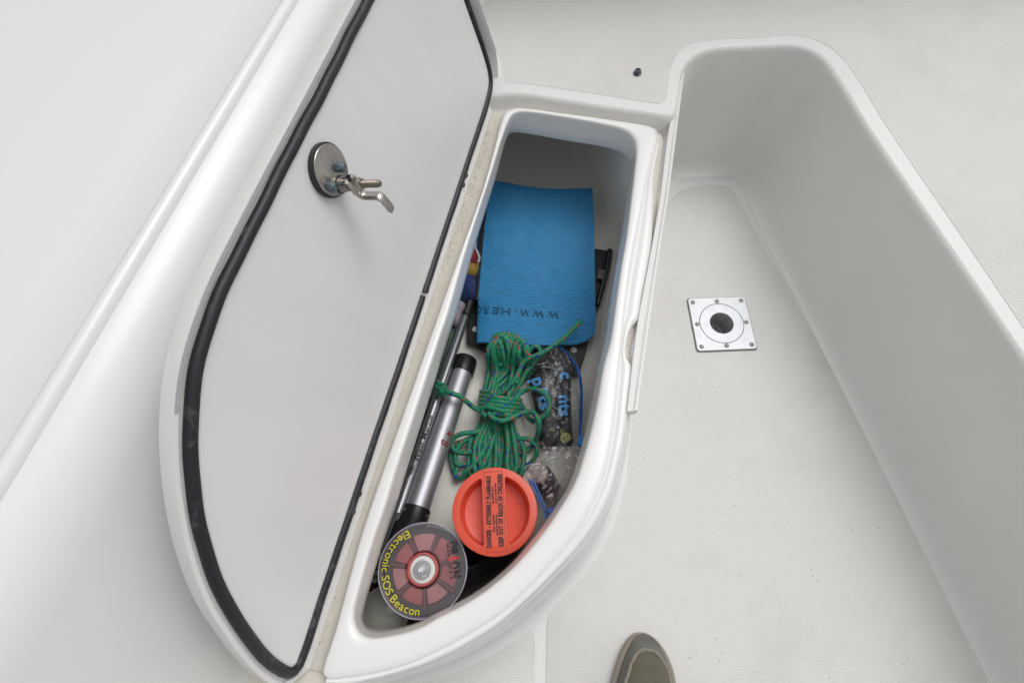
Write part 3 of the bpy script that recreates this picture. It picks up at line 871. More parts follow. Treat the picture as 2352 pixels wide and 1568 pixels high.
# ---- blue ribbed foam mat, folded in two
def mat_foam(name, ca, cb):
    t = NT(name)
    c = t.mix(t.noise(12, 5), c4(ca), c4(cb)); c = t.mix(t.math('MULTIPLY', t.ramp(t.noise(45, 6, .7), .52, .75), .6), c, (.03, .13, .24, 1))
    t.l(c, t.b.inputs['Base Color']); t.set(Roughness=.62, Sheen_Weight=.1); t.bump(t.noise(900, 3), .15, .0004); return t.m
m_foam = mat_foam('blue closed cell foam', (.018, .205, .44), (.026, .25, .51))
Lx = [(1137, 415), (1130, 440), (1121, 470), (1113, 520), (1106, 600), (1099, 680), (1095, 740), (1094, 783)]
Rx = [(1361, 432), (1363, 480), (1365, 540), (1366, 620), (1367, 680), (1368, 730), (1366, 765), (1352, 792)]
def mat_z(a, b):
    """a across, b along from the far end"""
    z = .078 + .010 * math.exp(-((b - .02) / .10) ** 2) * (1 - .6 * a) + .006 * math.sin(b * 5.2 + .4) * (.4 + .6 * a) + .004 * math.sin(a * 3.1 + b * 2)
    z += .006 * max(0, b - .8) / .2 * (1 - a)
    return z
blue = thing('foam_mat', P(1230, 620, .045), 'blue ribbed foam mat folded over in the locker, upside-down lettering near its edge', 'foam mat')
NB, NA = 420, 44
Lc, Rc = cr(Lx, NB), cr(Rx, NB)
topv, botv = [], []
for ib in range(NB):
    b = ib / (NB - 1); row, row2 = [], []
    for ia in range(NA):
        a = ia / (NA - 1)
        # rounded near right corner
        bb = (b - .90) / .10
        lim = 1.0
        if bb > 0: lim = 1 - .17 * (1 - math.sqrt(max(0, 1 - bb * bb)))
        aa = a * lim
        z = mat_z(aa, b)
        fr = math.sin(ib * 2 * PI / 6.0)
        fade = .2 + .8 * min(1, max(0, (b - .25) / .5))
        z += .0022 * noise.noise(Vector((a * 5, b * 6, 1.7))) + .0009 * noise.noise(Vector((a * 14, b * 17, 4.2)))
        z1 = z + .0007 * fr * fade
        u = Lc[ib][0] * (1 - aa) + Rc[ib][0] * aa; v = Lc[ib][1] * (1 - aa) + Rc[ib][1] * aa
        if b < .06: v += 9 * math.sin(a * PI) ** 1.2 * (1 - b / .06)
        if b > .93: v += 5 * math.sin(a * PI) * (b - .93) / .07
        p = P(u, v, z1)
        if a < .12 and b > .72:      # the fold rolls down at the near left
            k = (1 - a / .12); p.z -= .007 * k * k * min(1, (b - .72) / .1)
        row.append(p); row2.append(p - UPZ * .0075)
    topv.append(row); botv.append(row2)
bm = bmesh.new()
vt = loft(bm, topv); vb = loft(bm, botv, flip=True)
edge = [(i, 0) for i in range(NB)] + [(NB - 1, j) for j in range(1, NA)] + [(i, NA - 1) for i in range(NB - 2, -1, -1)] + [(0, j) for j in range(NA - 2, 0, -1)]
for (a1, b1), (a2, b2) in zip(edge, edge[1:] + edge[:1]):
    bm.faces.new((vt[a1][b1], vb[a1][b1], vb[a2][b2], vt[a2][b2]))
obj('upper_layer', bm, m_foam, blue, angle=80)
# lower layer and the dark strip that shows at the left
bm = bmesh.new()
low = [P(u - 14, v, .066) for u, v in cr(Lx[1:-2], 30)] + [P(u - 10, v, .060) for u, v in cr(Rx[2:-3], 30)][::-1]
prism(bm, [p - UPZ * .011 for p in low], (0, 0, .009), .003)
obj('lower_layer', bm, m_foam, blue, angle=60)
bm = bmesh.new()
La = [P(u - 9, v, .0755) for u, v in cr([(1121, 480), (1115, 520), (1108, 600), (1101, 690)], 30)]
Lb = [P(u + 3, v, .0755) for u, v in cr([(1121, 480), (1115, 520), (1108, 600), (1101, 690)], 30)]
prism(bm, La + Lb[::-1], (0, 0, .0028), .0008)
obj('dark_strip', bm, m_blackm, blue)
# print, upside down
Xw = Vector((1, 0, 0))
xd = (P(1100, 708, .08) - P(1282, 722, .08))
for ch, u, v in (('W', 1270, 722), ('W', 1236, 720), ('W', 1202, 717.5), ('.', 1186, 713), ('H', 1162, 715), ('E', 1138, 713), ('R', 1116, 712), ('C', 1100.5, 711)):
    ib = min(range(NB), key=lambda i: abs(Lc[i][1] * .6 + Rc[i][1] * .4 - v))
    a = min(max((u - Lc[ib][0]) / (Rc[ib][0] - Lc[ib][0]), 0), 1)
    zz = mat_z(a, ib / (NB - 1)) + .0011 + .0022 * noise.noise(Vector((a * 5, ib / (NB - 1) * 6, 1.7))) + .0009 * noise.noise(Vector((a * 14, ib / (NB - 1) * 17, 4.2)))
    if a < .12: zz -= .007 * (1 - a / .12) ** 2 * min(1, max(0, (ib / (NB - 1) - .72)) / .1)
    h = .0155 if ch != '.' else .012
    w_ = {'W': .024, 'H': .019, 'E': .014, 'R': .014, 'C': .010, '.': .004}[ch]
    text_at('lettering', ch, P(u, v, zz), xd, UPZ.cross(xd), h, m_print, blue, length=w_, mid=True, outline=.00042 if ch != '.' else 0., extrude=.0002)

# ---- folded signal flag / coloured cloth at the left
def bulge(name, pxs, z, h, m, parent, seed, nr=10):
    """soft cushion-like cloth piece over a px outline"""
    pts = [P(a, b, z) for a, b in cr(pxs, 36, closed=True)]
    c = sum(pts, Vector()) / len(pts)
    b_ = bmesh.new(); rows = []
    for k in range(nr + 1):
        t = k / nr; s = math.cos(t * PI / 2); zz = z + h * math.sin(t * PI / 2)
        row = []
        for p in pts:
            q = c.lerp(p, max(s, .02)); q.z = zz
            nz = noise.noise(Vector((q.x * 28, q.y * 28, seed))) * .30 * h + noise.noise(Vector((q.x * 70, q.y * 70, seed + 3))) * .12 * h
            q.z += nz * math.sin(t * PI / 2); row.append(q)
        rows.append(row)
    base = [Vector((p.x, p.y, ZF + .001)) for p in pts]
    vr = loft(b_, [base] + rows, closed=True); b_.faces.new(vr[-1][::-1])
    return obj(name, b_, m, parent, angle=80)
flag = thing('folded_flag', P(1075, 640, ZF), 'folded red, yellow and blue cloth flag tucked beside the foam mat', 'flag')
cl_ = lambda n_, c: mat(n_, c, .8, var=.25, vscale=60, bump=.25, bscale=900, sheen=.3)
bulge('blue_panel', [(1100, 630), (1094, 640), (1093, 690), (1078, 692), (1040, 688), (1030, 660), (1040, 630), (1075, 632)], .060, .030, cl_('blue flag cloth', (.010, .032, .16)), flag, 1)
bulge('yellow_panel', [(1098, 600), (1096, 628), (1070, 640), (1040, 640), (1040, 610), (1070, 605)], .075, .028, cl_('yellow flag cloth', (.42, .27, .03)), flag, 2)
bulge('red_panel', [(1094, 575), (1100, 588), (1097, 602), (1075, 612), (1045, 615), (1045, 565), (1080, 555)], .090, .026, cl_('red flag cloth', (.33, .025, .025)), flag, 3)
bm = bmesh.new(); tube(bm, [P(a, b, z) for a, b, z in ((1094, 520, .075), (1091, 550, .09), (1091, 570, .105), (1097, 580, .108), (1101, 592, .104), (1098, 602, .10))], .0028, 8)
obj('white_edging', bm, cl_('white binding', (.62, .58, .56)), flag)
bulge('white_panel', [(1062, 694), (1070, 704), (1060, 725), (1048, 750), (1040, 745), (1045, 700)], .060, .022, cl_('pale flag cloth', (.40, .36, .40)), flag, 5)
# ---- dark green bag along the left wall
m_green = mat('dark green nylon', (.006, .055, .030), .45, var=.35, vscale=40, bump=.25, bscale=120, bdist=.002, sheen=.2)
bm0 = bulge('green_bag', [(1058, 735), (1050, 780), (1020, 900), (985, 1020), (950, 1130), (915, 1200), (870, 1190), (900, 1090), (950, 930), (1005, 760), (1035, 715)], .045, .020, m_green, None, 9)
tag(bm0, 'dark green nylon bag squeezed along the left locker wall', 'bag')

# ---- hand bilge pump
pa, pb = P(1061, 854, .056), P(957, 1170, .112)
ax = (pb - pa).normalized(); PR = .0215
pump = thing('bilge_pump', Vector((pa.x, pa.y, ZF)), 'silver hand bilge pump with thin side tube and black end cap lying in locker', 'hand pump')
def mat_tube(name, col, rough):
    t = NT(name)
    c = t.mix(t.noise(25, 5), c4([x * .9 for x in col]), c4(col)); c = t.mix(t.ramp(t.noise(130, 8, .75, dist=.8), .68, .73), c, (.12, .12, .12, 1))
    t.l(c, t.b.inputs['Base Color']); t.set(Metallic=.9, Roughness=rough); t.bump(t.noise(700, 4), .06, .0004); return t.m
m_barrel = mat_tube('satin aluminium tube', (.52, .52, .56), .50)
m_thin = mat_tube('dark polished tube', (.36, .37, .39), .38)
bm = bmesh.new(); L_ = (pb - pa).length
lathe(bm, pa, [(0, -.002), (PR, -.002), (PR, L_ * .25), (PR, L_ * .5), (PR, L_ * .75), (PR, L_ + .004), (0, L_ + .004)], ax, 48)
obj('barrel', bm, m_barrel, pump)
bm = bmesh.new(); lathe(bm, pa, [(PR + .0004, .004), (PR + .0026, .004), (PR + .0028, .002), (PR + .0024, -.028), (PR + .0010, -.031), (PR - .002, -.032), (PR - .004, -.030), (0, -.030)], ax, 48)
obj('end_cap', bm, m_black, pump)
bm = bmesh.new(); lathe(bm, pb, [(PR, -.002), (PR + .0024, -.002), (PR + .003, .001), (PR + .0032, .024), (PR + .008, .030), (PR + .008, .10), (0, .10)], ax, 48)
obj('base_collar', bm, m_black, pump)
ta, tb = P(1068, 727, .062), P(916, 1171, .118)
tax = (tb - ta).normalized(); TR = .0088; TL = (tb - ta).length
bm = bmesh.new(); lathe(bm, ta, [(TR * .7, .001), (TR * .95, 0), (TR, .001), (TR, TL * .5), (TR, TL * .78), (TR * .94, TL * .782), (TR * 1.03, TL * .785), (TR * 1.03, TL + .01), (0, TL + .01)], tax, 32)
obj('side_tube', bm, m_thin, pump)
bm = bmesh.new(); lathe(bm, ta, [(0, .006), (TR * .66, .006), (TR * .9, -.002), (TR * 1.1, -.004), (TR * 1.15, -.05), (0, -.052)], tax, 28)
obj('tube_plug', bm, m_blackm, pump)
side = (tb - pb); 
bm = bmesh.new(); box(bm, tb + tax * .035 + side * -.35, tax * .034, side.normalized() * .022, UPZ * .012)
bmesh.ops.bevel(bm, geom=bm.edges[:], offset=.004, segments=2, affect='EDGES')
obj('outlet_block', bm, m_black, pump)
for (u, v) in ((929.5, 1168.5), (981, 1185)):
    r_ = ray(u, v); 
    # point on the collar cylinder facing the lens
    oc = Vector((0, 0, CAM_H)); dr = Vector(r_).normalized(); rel = oc - pb
    dd = dr - ax * dr.dot(ax); rr_ = rel - ax * rel.dot(ax); RR = PR + .0032
    A_, B_, C_ = dd.dot(dd), 2 * dd.dot(rr_), rr_.dot(rr_) - RR * RR
    disc = B_ * B_ - 4 * A_ * C_
    if disc < 0: disc = 0
    hit = oc + dr * ((-B_ - math.sqrt(disc)) / (2 * A_)); nrm = (hit - pb); nrm = (nrm - ax * nrm.dot(ax)).normalized()
    bm = bmesh.new(); lathe(bm, hit, [(.0034, -.001), (.0032, .0008), (.0018, .0012), (.0016, .0004), (0, .0004)], nrm, 16)
    obj('rivet', bm, m_steel, pump)
def on_cyl(c0_, axd, rad, u, v):
    oc = Vector((0, 0, CAM_H)); dr = Vector(ray(u, v)).normalized(); rel = oc - c0_
    dd = dr - axd * dr.dot(axd); rr_ = rel - axd * rel.dot(axd)
    A_, B_, C_ = dd.dot(dd), 2 * dd.dot(rr_), rr_.dot(rr_) - rad * rad
    disc = max(B_ * B_ - 4 * A_ * C_, 0); hit = oc + dr * ((-B_ - math.sqrt(disc)) / (2 * A_))
    nrm = hit - c0_; nrm = (nrm - axd * nrm.dot(axd)).normalized()
    return hit, nrm
# wrapped print on the side tube
def wrap_text(name, body, c0_, axd, rad, u, v, xdir_sign, height, m, parent, length=None, across=False, **k):
    """text laid on a cylinder; reading along the axis (or round it when across)"""
    me = text_mesh(body, height, extrude=.0001, **k)
    hit, nrm = on_cyl(c0_, axd, rad, u, v)
    bm_ = bmesh.new(); bm_.from_mesh(me); bmesh.ops.subdivide_edges(bm_, edges=[e for e in bm_.edges if e.calc_length() > height * .3], cuts=2)
    xs = [q.co.x for q in bm_.verts]; w = max(xs) - min(xs); cx = (max(xs) + min(xs)) / 2; sx = length / w if length else 1
    tng = nrm.cross(axd)
    base = c0_ + axd * (hit - c0_).dot(axd)
    for q in bm_.verts:
        x, y, z = (q.co.x - cx) * sx, q.co.y, q.co.z
        along, arc = (-y, x) if across else (x * xdir_sign, y * xdir_sign)
        th_ = arc / rad
        rr2 = rad + .0003 + z
        q.co = base + axd * along + (nrm * math.cos(th_) + tng * math.sin(th_)) * rr2
    bm_.to_mesh(me); bm_.free()
    return obj(name, me, m, parent, smooth=False)
wrap_text('brand_lettering', 'West Marine', ta, tax, TR, 973, 1006, -1, .0105, m_print, pump, length=.092, offset=.0002)
for k in range(4):
    hit, nrm = on_cyl(ta, tax, TR, 944, 1080)
    tng = tax.cross(nrm); bm = bmesh.new()
    box(bm, hit + nrm * .0006 + tax * (-.0066 + k * .0044) , (tng * .0050 * (1 - .18 * abs(k - 1.5)) + tax * .003), tax * .0012, nrm * .0003)
    obj('brand_mark', bm, m_print, pump, smooth=False)
m_red = mat('dark red ink', (.22, .02, .02), .6)
wrap_text('towards_lettering', 'to', pa, ax, PR, 1022, 1016, -1, .0130, m_red, pump, across=True, offset=.0006)
wrap_text('towards_lettering', '\u25B2', pa, ax, PR, 1031, 995, -1, .0085, m_red, pump, across=True)
hc, nc = on_cyl(pa, ax, PR, 1029, 1011); tg = nc.cross(ax); bc = pa + ax * (hc - pa).dot(ax)
bm = bmesh.new(); pth = []
for qx, qy in rrect((0, 0, 0), Vector((1, 0, 0)), Vector((0, 1, 0)), .0125, .0215, .003, 4) and [(p.x, p.y) for p in rrect((0, 0, 0), Vector((1, 0, 0)), Vector((0, 1, 0)), .0125, .0215, .003, 4)]:
    th_ = qx / PR + .12
    pth.append(bc + ax * qy + (nc * math.cos(th_) + tg * math.sin(th_)) * (PR + .0002))
tube(bm, pth, .00045, 5, closed=True)
obj('label_border', bm, m_red, pump)

# ---- green rope hank
bm = bmesh.new()
RR_ = .0049; UVL = .0050
def rope(pts, n=None, closed=False):
    L = [P(a, b, z) for a, b, z in pts]
    ln = sum((b - a).length for a, b in zip(L, L[1:]))
    n = n or max(10, int(ln / .0035))
    tube(bm, [V3(q) for q in cr([tuple(p) for p in L], n, closed)], RR_, 10, closed=closed, uv=UVL)
rng = random.Random(11)
# long strands: each runs from an upper bight through the waist to a lower bight and back
NS = 9
for k in range(NS):
    t1 = -1 + 2 * k / (NS - 1); t2 = t1 + rng.uniform(-.5, .5); t2 = max(-1, min(1, t2))
    lay = rng.choice((0, 1, 2)) if abs(t1) < .8 else rng.choice((0, 1)); z = .040 + lay * .009 + .006 * (1 - abs(t1))
    zT = .095 + .004 * lay
    top_y = 770 + 10 * t1 * t1 + rng.uniform(-3, 8); tx = 1168 + 34 * t1
    wx = 1146 + 32 * t1; wx2 = 1146 + 30 * t2
    bw_ = 50
    bx = 1136 + bw_ * t1; by = 1078 + rng.uniform(-4, 16) 
    a1, a2 = rng.uniform(5, 9), rng.uniform(-4, 4)
    s1 = [(tx - a1, top_y + 7, zT), (tx - 15 + a2, top_y + 32, zT - .008), (tx - 14 + a2 + rng.uniform(-6, 6), 850, z + .006), (wx - 2, 905, z + .004), (wx - 4, 935, z), (wx - 8, 968, z + .004), (bx - 8 + rng.uniform(-5, 5), 1020, z + .005), (bx - 9, by - 22, z + .003),
          (bx - 4, by, z + .001), (bx + 7, by + 3, z - .001), (bx + 13, by - 12, z)]
    s2 = [(bx + 12 + rng.uniform(-3, 5), 1030, z + .003), (wx2 + 6, 970, z + .001), (wx2 + 3, 935, z - .002), (wx2 + 6, 900, z + .001), (tx + 16 + rng.uniform(-6, 6), 852, z), (tx + 17 - a2, top_y + 34, zT - .010), (tx + a1, top_y + 6, zT + .001)]
    rope(s1 + s2 + [(tx, top_y, zT + .002), (tx - a1, top_y + 7, zT + .001), (tx - 13, top_y + 24, zT - .004)])
# loops that spill to the lower left
rope([(1112, 985, .060), (1095, 992, .066), (1060, 996, .066), (1042, 1006, .062), (1037, 1022, .058), (1044, 1034, .056), (1065, 1040, .058), (1090, 1034, .062), (1108, 1015, .062), (1118, 990, .060)])
rope([(1118, 992, .050), (1090, 1003, .054), (1065, 1013, .056), (1050, 1030, .054), (1046, 1052, .050), (1052, 1068, .048), (1075, 1062, .050), (1098, 1040, .052), (1115, 1010, .052)])
rope([(1108, 1000, .042), (1080, 1010, .046), (1050, 1018, .046), (1036, 1034, .044), (1038, 1060, .042), (1044, 1085, .040), (1052, 1098, .040), (1066, 1094, .042), (1092, 1066, .046), (1112, 1030, .048), (1126, 1000, .048)])
rope([(1125, 1000, .058), (1110, 1036, .064), (1092, 1060, .064), (1070, 1083, .060), (1056, 1098, .052), (1046, 1092, .048), (1050, 1074, .048)])
rope([(1135, 1000, .066), (1122, 1040, .070), (1108, 1070, .068), (1088, 1092, .060)])
# upper right extra bight and the long free tail
rope([(1172, 905, .062), (1186, 870, .066), (1200, 836, .070), (1214, 808, .074), (1228, 796, .076), (1238, 799, .076), (1240, 812, .074), (1228, 832, .068), (1206, 858, .062), (1190, 890, .056), (1172, 918, .052)])
rope([(1150, 905, .066), (1176, 880, .074), (1194, 850, .080), (1203, 830, .086), (1216, 822, .090), (1240, 813, .094), (1262, 800, .097), (1290, 780, .100), (1312, 760, .099), (1335, 737, .098)])
rope([(1130, 806, .076), (1142, 802, .084), (1170, 800, .086), (1194, 803, .082), (1198, 812, .074)])
rope([(1124, 830, .066), (1122, 800, .072), (1132, 776, .080), (1152, 766, .084), (1166, 774, .084), (1162, 792, .084), (1150, 806, .080)])
rope([(1150, 840, .074), (1146, 800, .082), (1156, 774, .088), (1174, 768, .090), (1190, 780, .088), (1198, 805, .082), (1196, 840, .076), (1184, 880, .072)])
# wraps round the waist
hel = []
for k in range(5 * 18):
    th_ = 2 * PI * k / 18 + 2.2; yy = 905 + 46 * k / (5 * 18)
    x = 1148 + 45 * math.cos(th_) - (yy - 928) * .12
    hel.append((x, yy + .16 * (x - 1148), .060 + .034 * math.sin(th_)))
hel = [h for h in hel]
rope([(1012, 893, .108), (1020, 897, .112), (1036, 903, .114), (1055, 909, .112), (1072, 922, .100), (1086, 934, .090), (1100, 941, .084), (1108, 936, .072)])
rope(hel)
rope([(1118, 958, .088), (1108, 945, .086), (1114, 935, .092), (1135, 938, .098), (1160, 945, .100)])
rope([(1122, 948, .094), (1134, 960, .096), (1152, 966, .097), (1172, 960, .094), (1192, 952, .088), (1212, 945, .080), (1228, 950, .088), (1237, 964, .092), (1238, 985, .084), (1232, 1005, .066), (1222, 1024, .045), (1206, 1036, .042), (1188, 1042, .042), (1160, 1050, .040)])
rope([(1180, 925, .080), (1188, 910, .078), (1204, 897, .074), (1226, 893, .090), (1246, 900, .098), (1259, 915, .100), (1262, 932, .100), (1256, 950, .096), (1243, 960, .090), (1230, 964, .080)])
rope([(1184, 915, .060), (1196, 928, .056), (1206, 946, .050), (1214, 960, .060), (1225, 968, .070)])
rope([(1158, 1016, .044), (1184, 1008, .052), (1204, 1007, .056), (1220, 1012, .058), (1231, 1026, .056), (1232, 1046, .050), (1222, 1060, .044), (1206, 1072, .040), (1192, 1080, .038), (1165, 1092, .036)])
# stopper knot at the far end
for k in range(3):
    pts = []
    for j in range(15):
        a = 2 * PI * j / 14
        pts.append((1013 + 9 * math.cos(a) * (1 - .2 * k), 889 + k * 7 + 5.5 * math.sin(a), .112 + .006 * math.sin(a + k * 1.4)))
    rope(pts)
rope([(1012, 886, .114), (1008, 880, .112), (1003, 877, .108)])
ro_o = obj('rope_hank', bm, m_rope, None)
tag(ro_o, 'green braided rope hank with red and blue flecks tied round its waist', 'rope')

# ---- zip bags
def film(name, left, right, zfun, m, parent, nu=34, nv=46, amp=.004, seed=0.):
    b_ = bmesh.new(); Lp, Rp = cr(left, nv), cr(right, nv); rows = []
    for j in range(nv):
        v = j / (nv - 1); row = []
        for i in range(nu):
            u = i / (nu - 1)
            x = Lp[j][0] * (1 - u) + Rp[j][0] * u; y = Lp[j][1] * (1 - u) + Rp[j][1] * u
            p = P(x, y, .05)
            q = Vector((p.x * 34, p.y * 34, seed))
            rd = 1 - abs(noise.noise(q)); rd2 = 1 - abs(noise.noise(q * 2.3 + Vector((3, 1, 0))))
            z = zfun(u, v) + amp * (rd * 1.4 + rd2 * .8 - 1.3)
            row.append(P(x + 2.5 * noise.noise(q * 1.3), y + 2.5 * noise.noise(q * 1.3 + Vector((9, 0, 0))), z))
        rows.append(row)
    loft(b_, rows)
    return obj(name, b_, m, parent, angle=60)
m_crease = mat('white crease glint', (.75, .75, .76), .3, alpha=.45)  # white strips along the folds stand in for glints off the film
def creases(lines, zfun, parent, seed):
    r_ = random.Random(seed)
    for (u0, v0), (u1, v1) in lines[::2] + lines[1::4]:
        b_ = bmesh.new()
        n_ = 14; pts = []
        for i in range(n_):
            t = i / (n_ - 1)
            pts.append((u0 + (u1 - u0) * t + r_.gauss(0, .9), v0 + (v1 - v0) * t + r_.gauss(0, .9), zfun(t) + r_.gauss(0, .0010)))
        q_ = [V3(q) for q in cr([tuple(P(*p)) for p in pts], 26)]
        tube(b_, q_, r_.uniform(.00035, .0008), 5, squash=.35, rfun=lambda t: .15 + math.sin(PI * t) * (.6 + .4 * math.sin(t * 23 + u0)))
        obj('crease_glint', b_, m_crease, parent)
bag1 = thing('pouch_bag', P(1265, 930, ZF), 'clear zip bag with blue zip holding two black printed pouches, beside the rope', 'zip bag')
film('bag_film', [(1262, 800), (1240, 830), (1222, 850), (1210, 872), (1212, 900), (1222, 950), (1234, 1000), (1243, 1045)],
     [(1300, 796), (1318, 820), (1330, 845), (1337, 890), (1337, 940), (1334, 990), (1331, 1025), (1328, 1042)],
     lambda u, v: .058 + .030 * math.sin(PI * u) ** .7 * (.5 + .5 * math.sin(PI * min(1, v * 1.1))), m_film, bag1, amp=.006, seed=2.)
creases([((1228, 838), (1262, 832)), ((1240, 842), (1285, 846)), ((1262, 806), (1290, 852)), ((1278, 800), (1300, 850)), ((1254, 824), (1276, 850)), ((1268, 838), (1292, 832)), ((1286, 846), (1306, 838)), ((1270, 884), (1312, 878)), ((1262, 906), (1290, 882)), ((1296, 884), (1318, 902)),
         ((1250, 918), (1296, 950)), ((1296, 940), (1314, 904)), ((1318, 870), (1320, 960)), ((1322, 900), (1328, 1000)), ((1272, 1014), (1290, 978)), ((1226, 905), (1240, 1010)), ((1280, 985), (1284, 1022)), ((1308, 950), (1326, 930))], lambda t: .092, bag1, 4)
bm = bmesh.new()
za = [(1286, 796), (1308, 818), (1328, 848), (1336, 890), (1336.5, 930), (1334, 980), (1331, 1030)]
A_ = [P(a - 4.5, b, .074 + .006 * math.sin(i * .5)) for i, (a, b) in enumerate(cr(za, 40))]; B_ = [P(a + 2, b, .078 + .006 * math.sin(i * .5)) for i, (a, b) in enumerate(cr(za, 40))]
prism(bm, A_ + B_[::-1], (0, 0, .0012))
obj('zip_strip', bm, mat('blue zip plastic', (.012, .14, .48), .35, var=.2, coat=.2), bag1)
bm = bmesh.new(); box(bm, P(1333.5, 1012, .082), HE * .005, HD * .010, UPZ * .004); bmesh.ops.bevel(bm, geom=bm.edges[:], offset=.0015, segments=2, affect='EDGES')
obj('zip_slider', bm, mat('bright blue slider', (.01, .20, .62), .35), bag1)
m_pouch = mat('black nylon pouch', (.012, .012, .016), .42, var=.4, vscale=50, bump=.2, bscale=90, bdist=.002, rvar=.1)
m_cy = mat('cyan print', (.05, .40, .85), .5); m_ye = mat('pale yellow print', (.50, .52, .16), .5)
pouchL = tag(bulge('printed_pouch', [(1226, 850), (1274, 849), (1282, 880), (1288, 960), (1291, 1020), (1266, 1026), (1244, 1027), (1236, 980), (1226, 920), (1216, 870)], .046, .012, m_pouch, None, 21), 'black pouch with blue lettering on the rope side of the zip bag', 'pouch', 'printed pouches in the zip bag')
pouchR = tag(bulge('printed_pouch', [(1282, 847), (1308, 860), (1311, 900), (1312, 942), (1314, 985), (1316, 1016), (1292, 1021), (1290, 960), (1285, 890)], .050, .012, m_pouch, None, 23), 'black pouch with a yellow letter e, next to the blue zip', 'pouch', 'printed pouches in the zip bag')
def down_text(chs, par, m, z, h, tilt):
    for ch, u, v in chs:
        d = Vector((-math.sin(tilt), -math.cos(tilt), 0)) if False else Vector((math.sin(tilt), -math.cos(tilt), 0))
        text_at('lettering', ch, P(u, v, z), d, UPZ.cross(d), h, m, par, extrude=.0004, offset=h * .05)
down_text((('p', 1236, 876), ('r', 1250, 899), ('t', 1248, 915), ('s', 1252, 932)), pouchL, m_cy, .0640, .0250, .25)
down_text((('c', 1299, 862), ('n', 1296, 916), ('t', 1296, 934), ('s', 1296, 948)), pouchR, m_cy, .0680, .0240, .05)
down_text((('e', 1302, 1003),), pouchR, m_ye, .0680, .0270, .25)
down_text((('\u00ae', 1290.5, 991),), pouchR, m_ye, .0665, .0065, .1)
down_text((('\u00ae', 1268, 986),), pouchL, m_ye, .0625, .0065, .1)

bag2 = thing('bottle_bag', P(1265, 1100, ZF), 'cloudy clear zip bag with a dark bottle inside, behind the orange canister', 'zip bag')
film('bag_film', [(1250, 1026), (1236, 1046), (1222, 1062), (1204, 1072), (1212, 1095), (1226, 1125), (1240, 1160), (1256, 1190)],
     [(1330, 1025), (1334, 1045), (1328, 1065), (1316, 1095), (1304, 1120), (1290, 1145), (1276, 1168), (1262, 1188)],
     lambda u, v: .095 + .058 * math.sin(PI * (u * .8 + .1)) * math.sin(PI * min(max(v, .12), .95)), m_film2, bag2, amp=.007, seed=7.)
creases([((1222, 1062), (1280, 1036)), ((1252, 1030), (1290, 1026)), ((1278, 1046), (1296, 1024)), ((1300, 1027), (1318, 1040)), ((1318, 1028), (1312, 1058)), ((1256, 1082), (1290, 1050)), ((1272, 1100), (1300, 1066)), ((1268, 1160), (1276, 1116)), ((1280, 1112), (1296, 1080)), ((1205, 1078), (1230, 1100)), ((1246, 1140), (1264, 1160)), ((1262, 1106), (1282, 1088))], lambda t: .158 - .02 * t, bag2, 8)
bm = bmesh.new()
for k in range(2):
    zl = [(1214 + 7 * k, 1100), (1228 + 7 * k, 1130), (1240 + 7 * k, 1158), (1254 + 5 * k, 1192)]
    A_ = [P(a, b, .150 - .004 * k) for a, b in cr(zl, 20)]; B_ = [P(a + 5, b, .150 - .004 * k) for a, b in cr(zl, 20)]
    prism(bm, A_ + B_[::-1], (0, 0, .0012))
obj('zip_strip', bm, mat('deep blue zip plastic', (.008, .095, .40), .35, var=.2), bag2)
bm = bmesh.new(); box(bm, P(1267, 1172, .150), (HE - HD * .6).normalized() * .008, (HE + HD).normalized() * .004, UPZ * .004); bmesh.ops.bevel(bm, geom=bm.edges[:], offset=.0015, segments=2, affect='EDGES')
obj('zip_slider', bm, mat('blue slider', (.01, .12, .50), .35), bag2)
bt, bb_ = P(1233, 1084, .128), P(1262, 1122, .050)
bax = (bt - bb_).normalized()
bottle = thing('small_bottle', bb_, 'small dark bottle with a round white cap inside the clear bag', 'bottle')
bm = bmesh.new(); Lb_ = (bt - bb_).length
lathe(bm, bb_, [(0, 0), (.020, 0), (.0225, .003), (.0225, Lb_ * .72), (.020, Lb_ * .84), (.0150, Lb_ * .9), (.0150, Lb_ * .93)], bax, 32)
obj('bottle_body', bm, mat('dark bottle', (.030, .020, .030), .3, var=.4, vscale=40), bottle)
bm = bmesh.new()
lathe(bm, bb_, [(.0180, Lb_ * .90), (.0182, Lb_ * .97), (.0172, Lb_), (.0125, Lb_ + .0006), (.0120, Lb_ + .0022), (.0108, Lb_ + .0026), (.0070, Lb_ + .0014), (.0062, Lb_ + .0026), (.0046, Lb_ + .0028), (.0036, Lb_ + .0014), (0, Lb_ + .0014)], bax, 32)
obj('bottle_cap', bm, mat('pinkish white cap', (.60, .50, .49), .4, var=.1), bottle)

# ---- orange canister
cc = P(1136.3, 1172, .218); CR = .0642
cx_, cy_ = Vector((1, 0, 0)), Vector((0, 1, 0))
m_or = mat('orange polyethylene', (.76, .092, .046), .36, var=.14, vscale=26, bump=.06, bscale=160, speck=((.40, .05, .03), 60, .64, .74), rvar=.06)
m_or2 = mat('canister body', (.50, .055, .022), .4, var=.2, vscale=30)
can = thing('flare_canister', Vector((cc.x, cc.y, ZF)), 'round orange flare canister with black warning lettering across its grip lid', 'canister')
bm = bmesh.new(); lathe(bm, Vector((cc.x, cc.y, ZF)), [(0, 0), (.056, 0), (.059, .004), (.0595, .10), (.0605, .150), (.0605, .154), (0, .154)], (0, 0, 1), 64)
obj('canister_body', bm, m_or2, can)
bm = bmesh.new(); lathe(bm, Vector((cc.x, cc.y, ZF)), [(.0598, .025), (.0604, .026), (.0612, .140), (.0604, .141)], (0, 0, 1), 64)
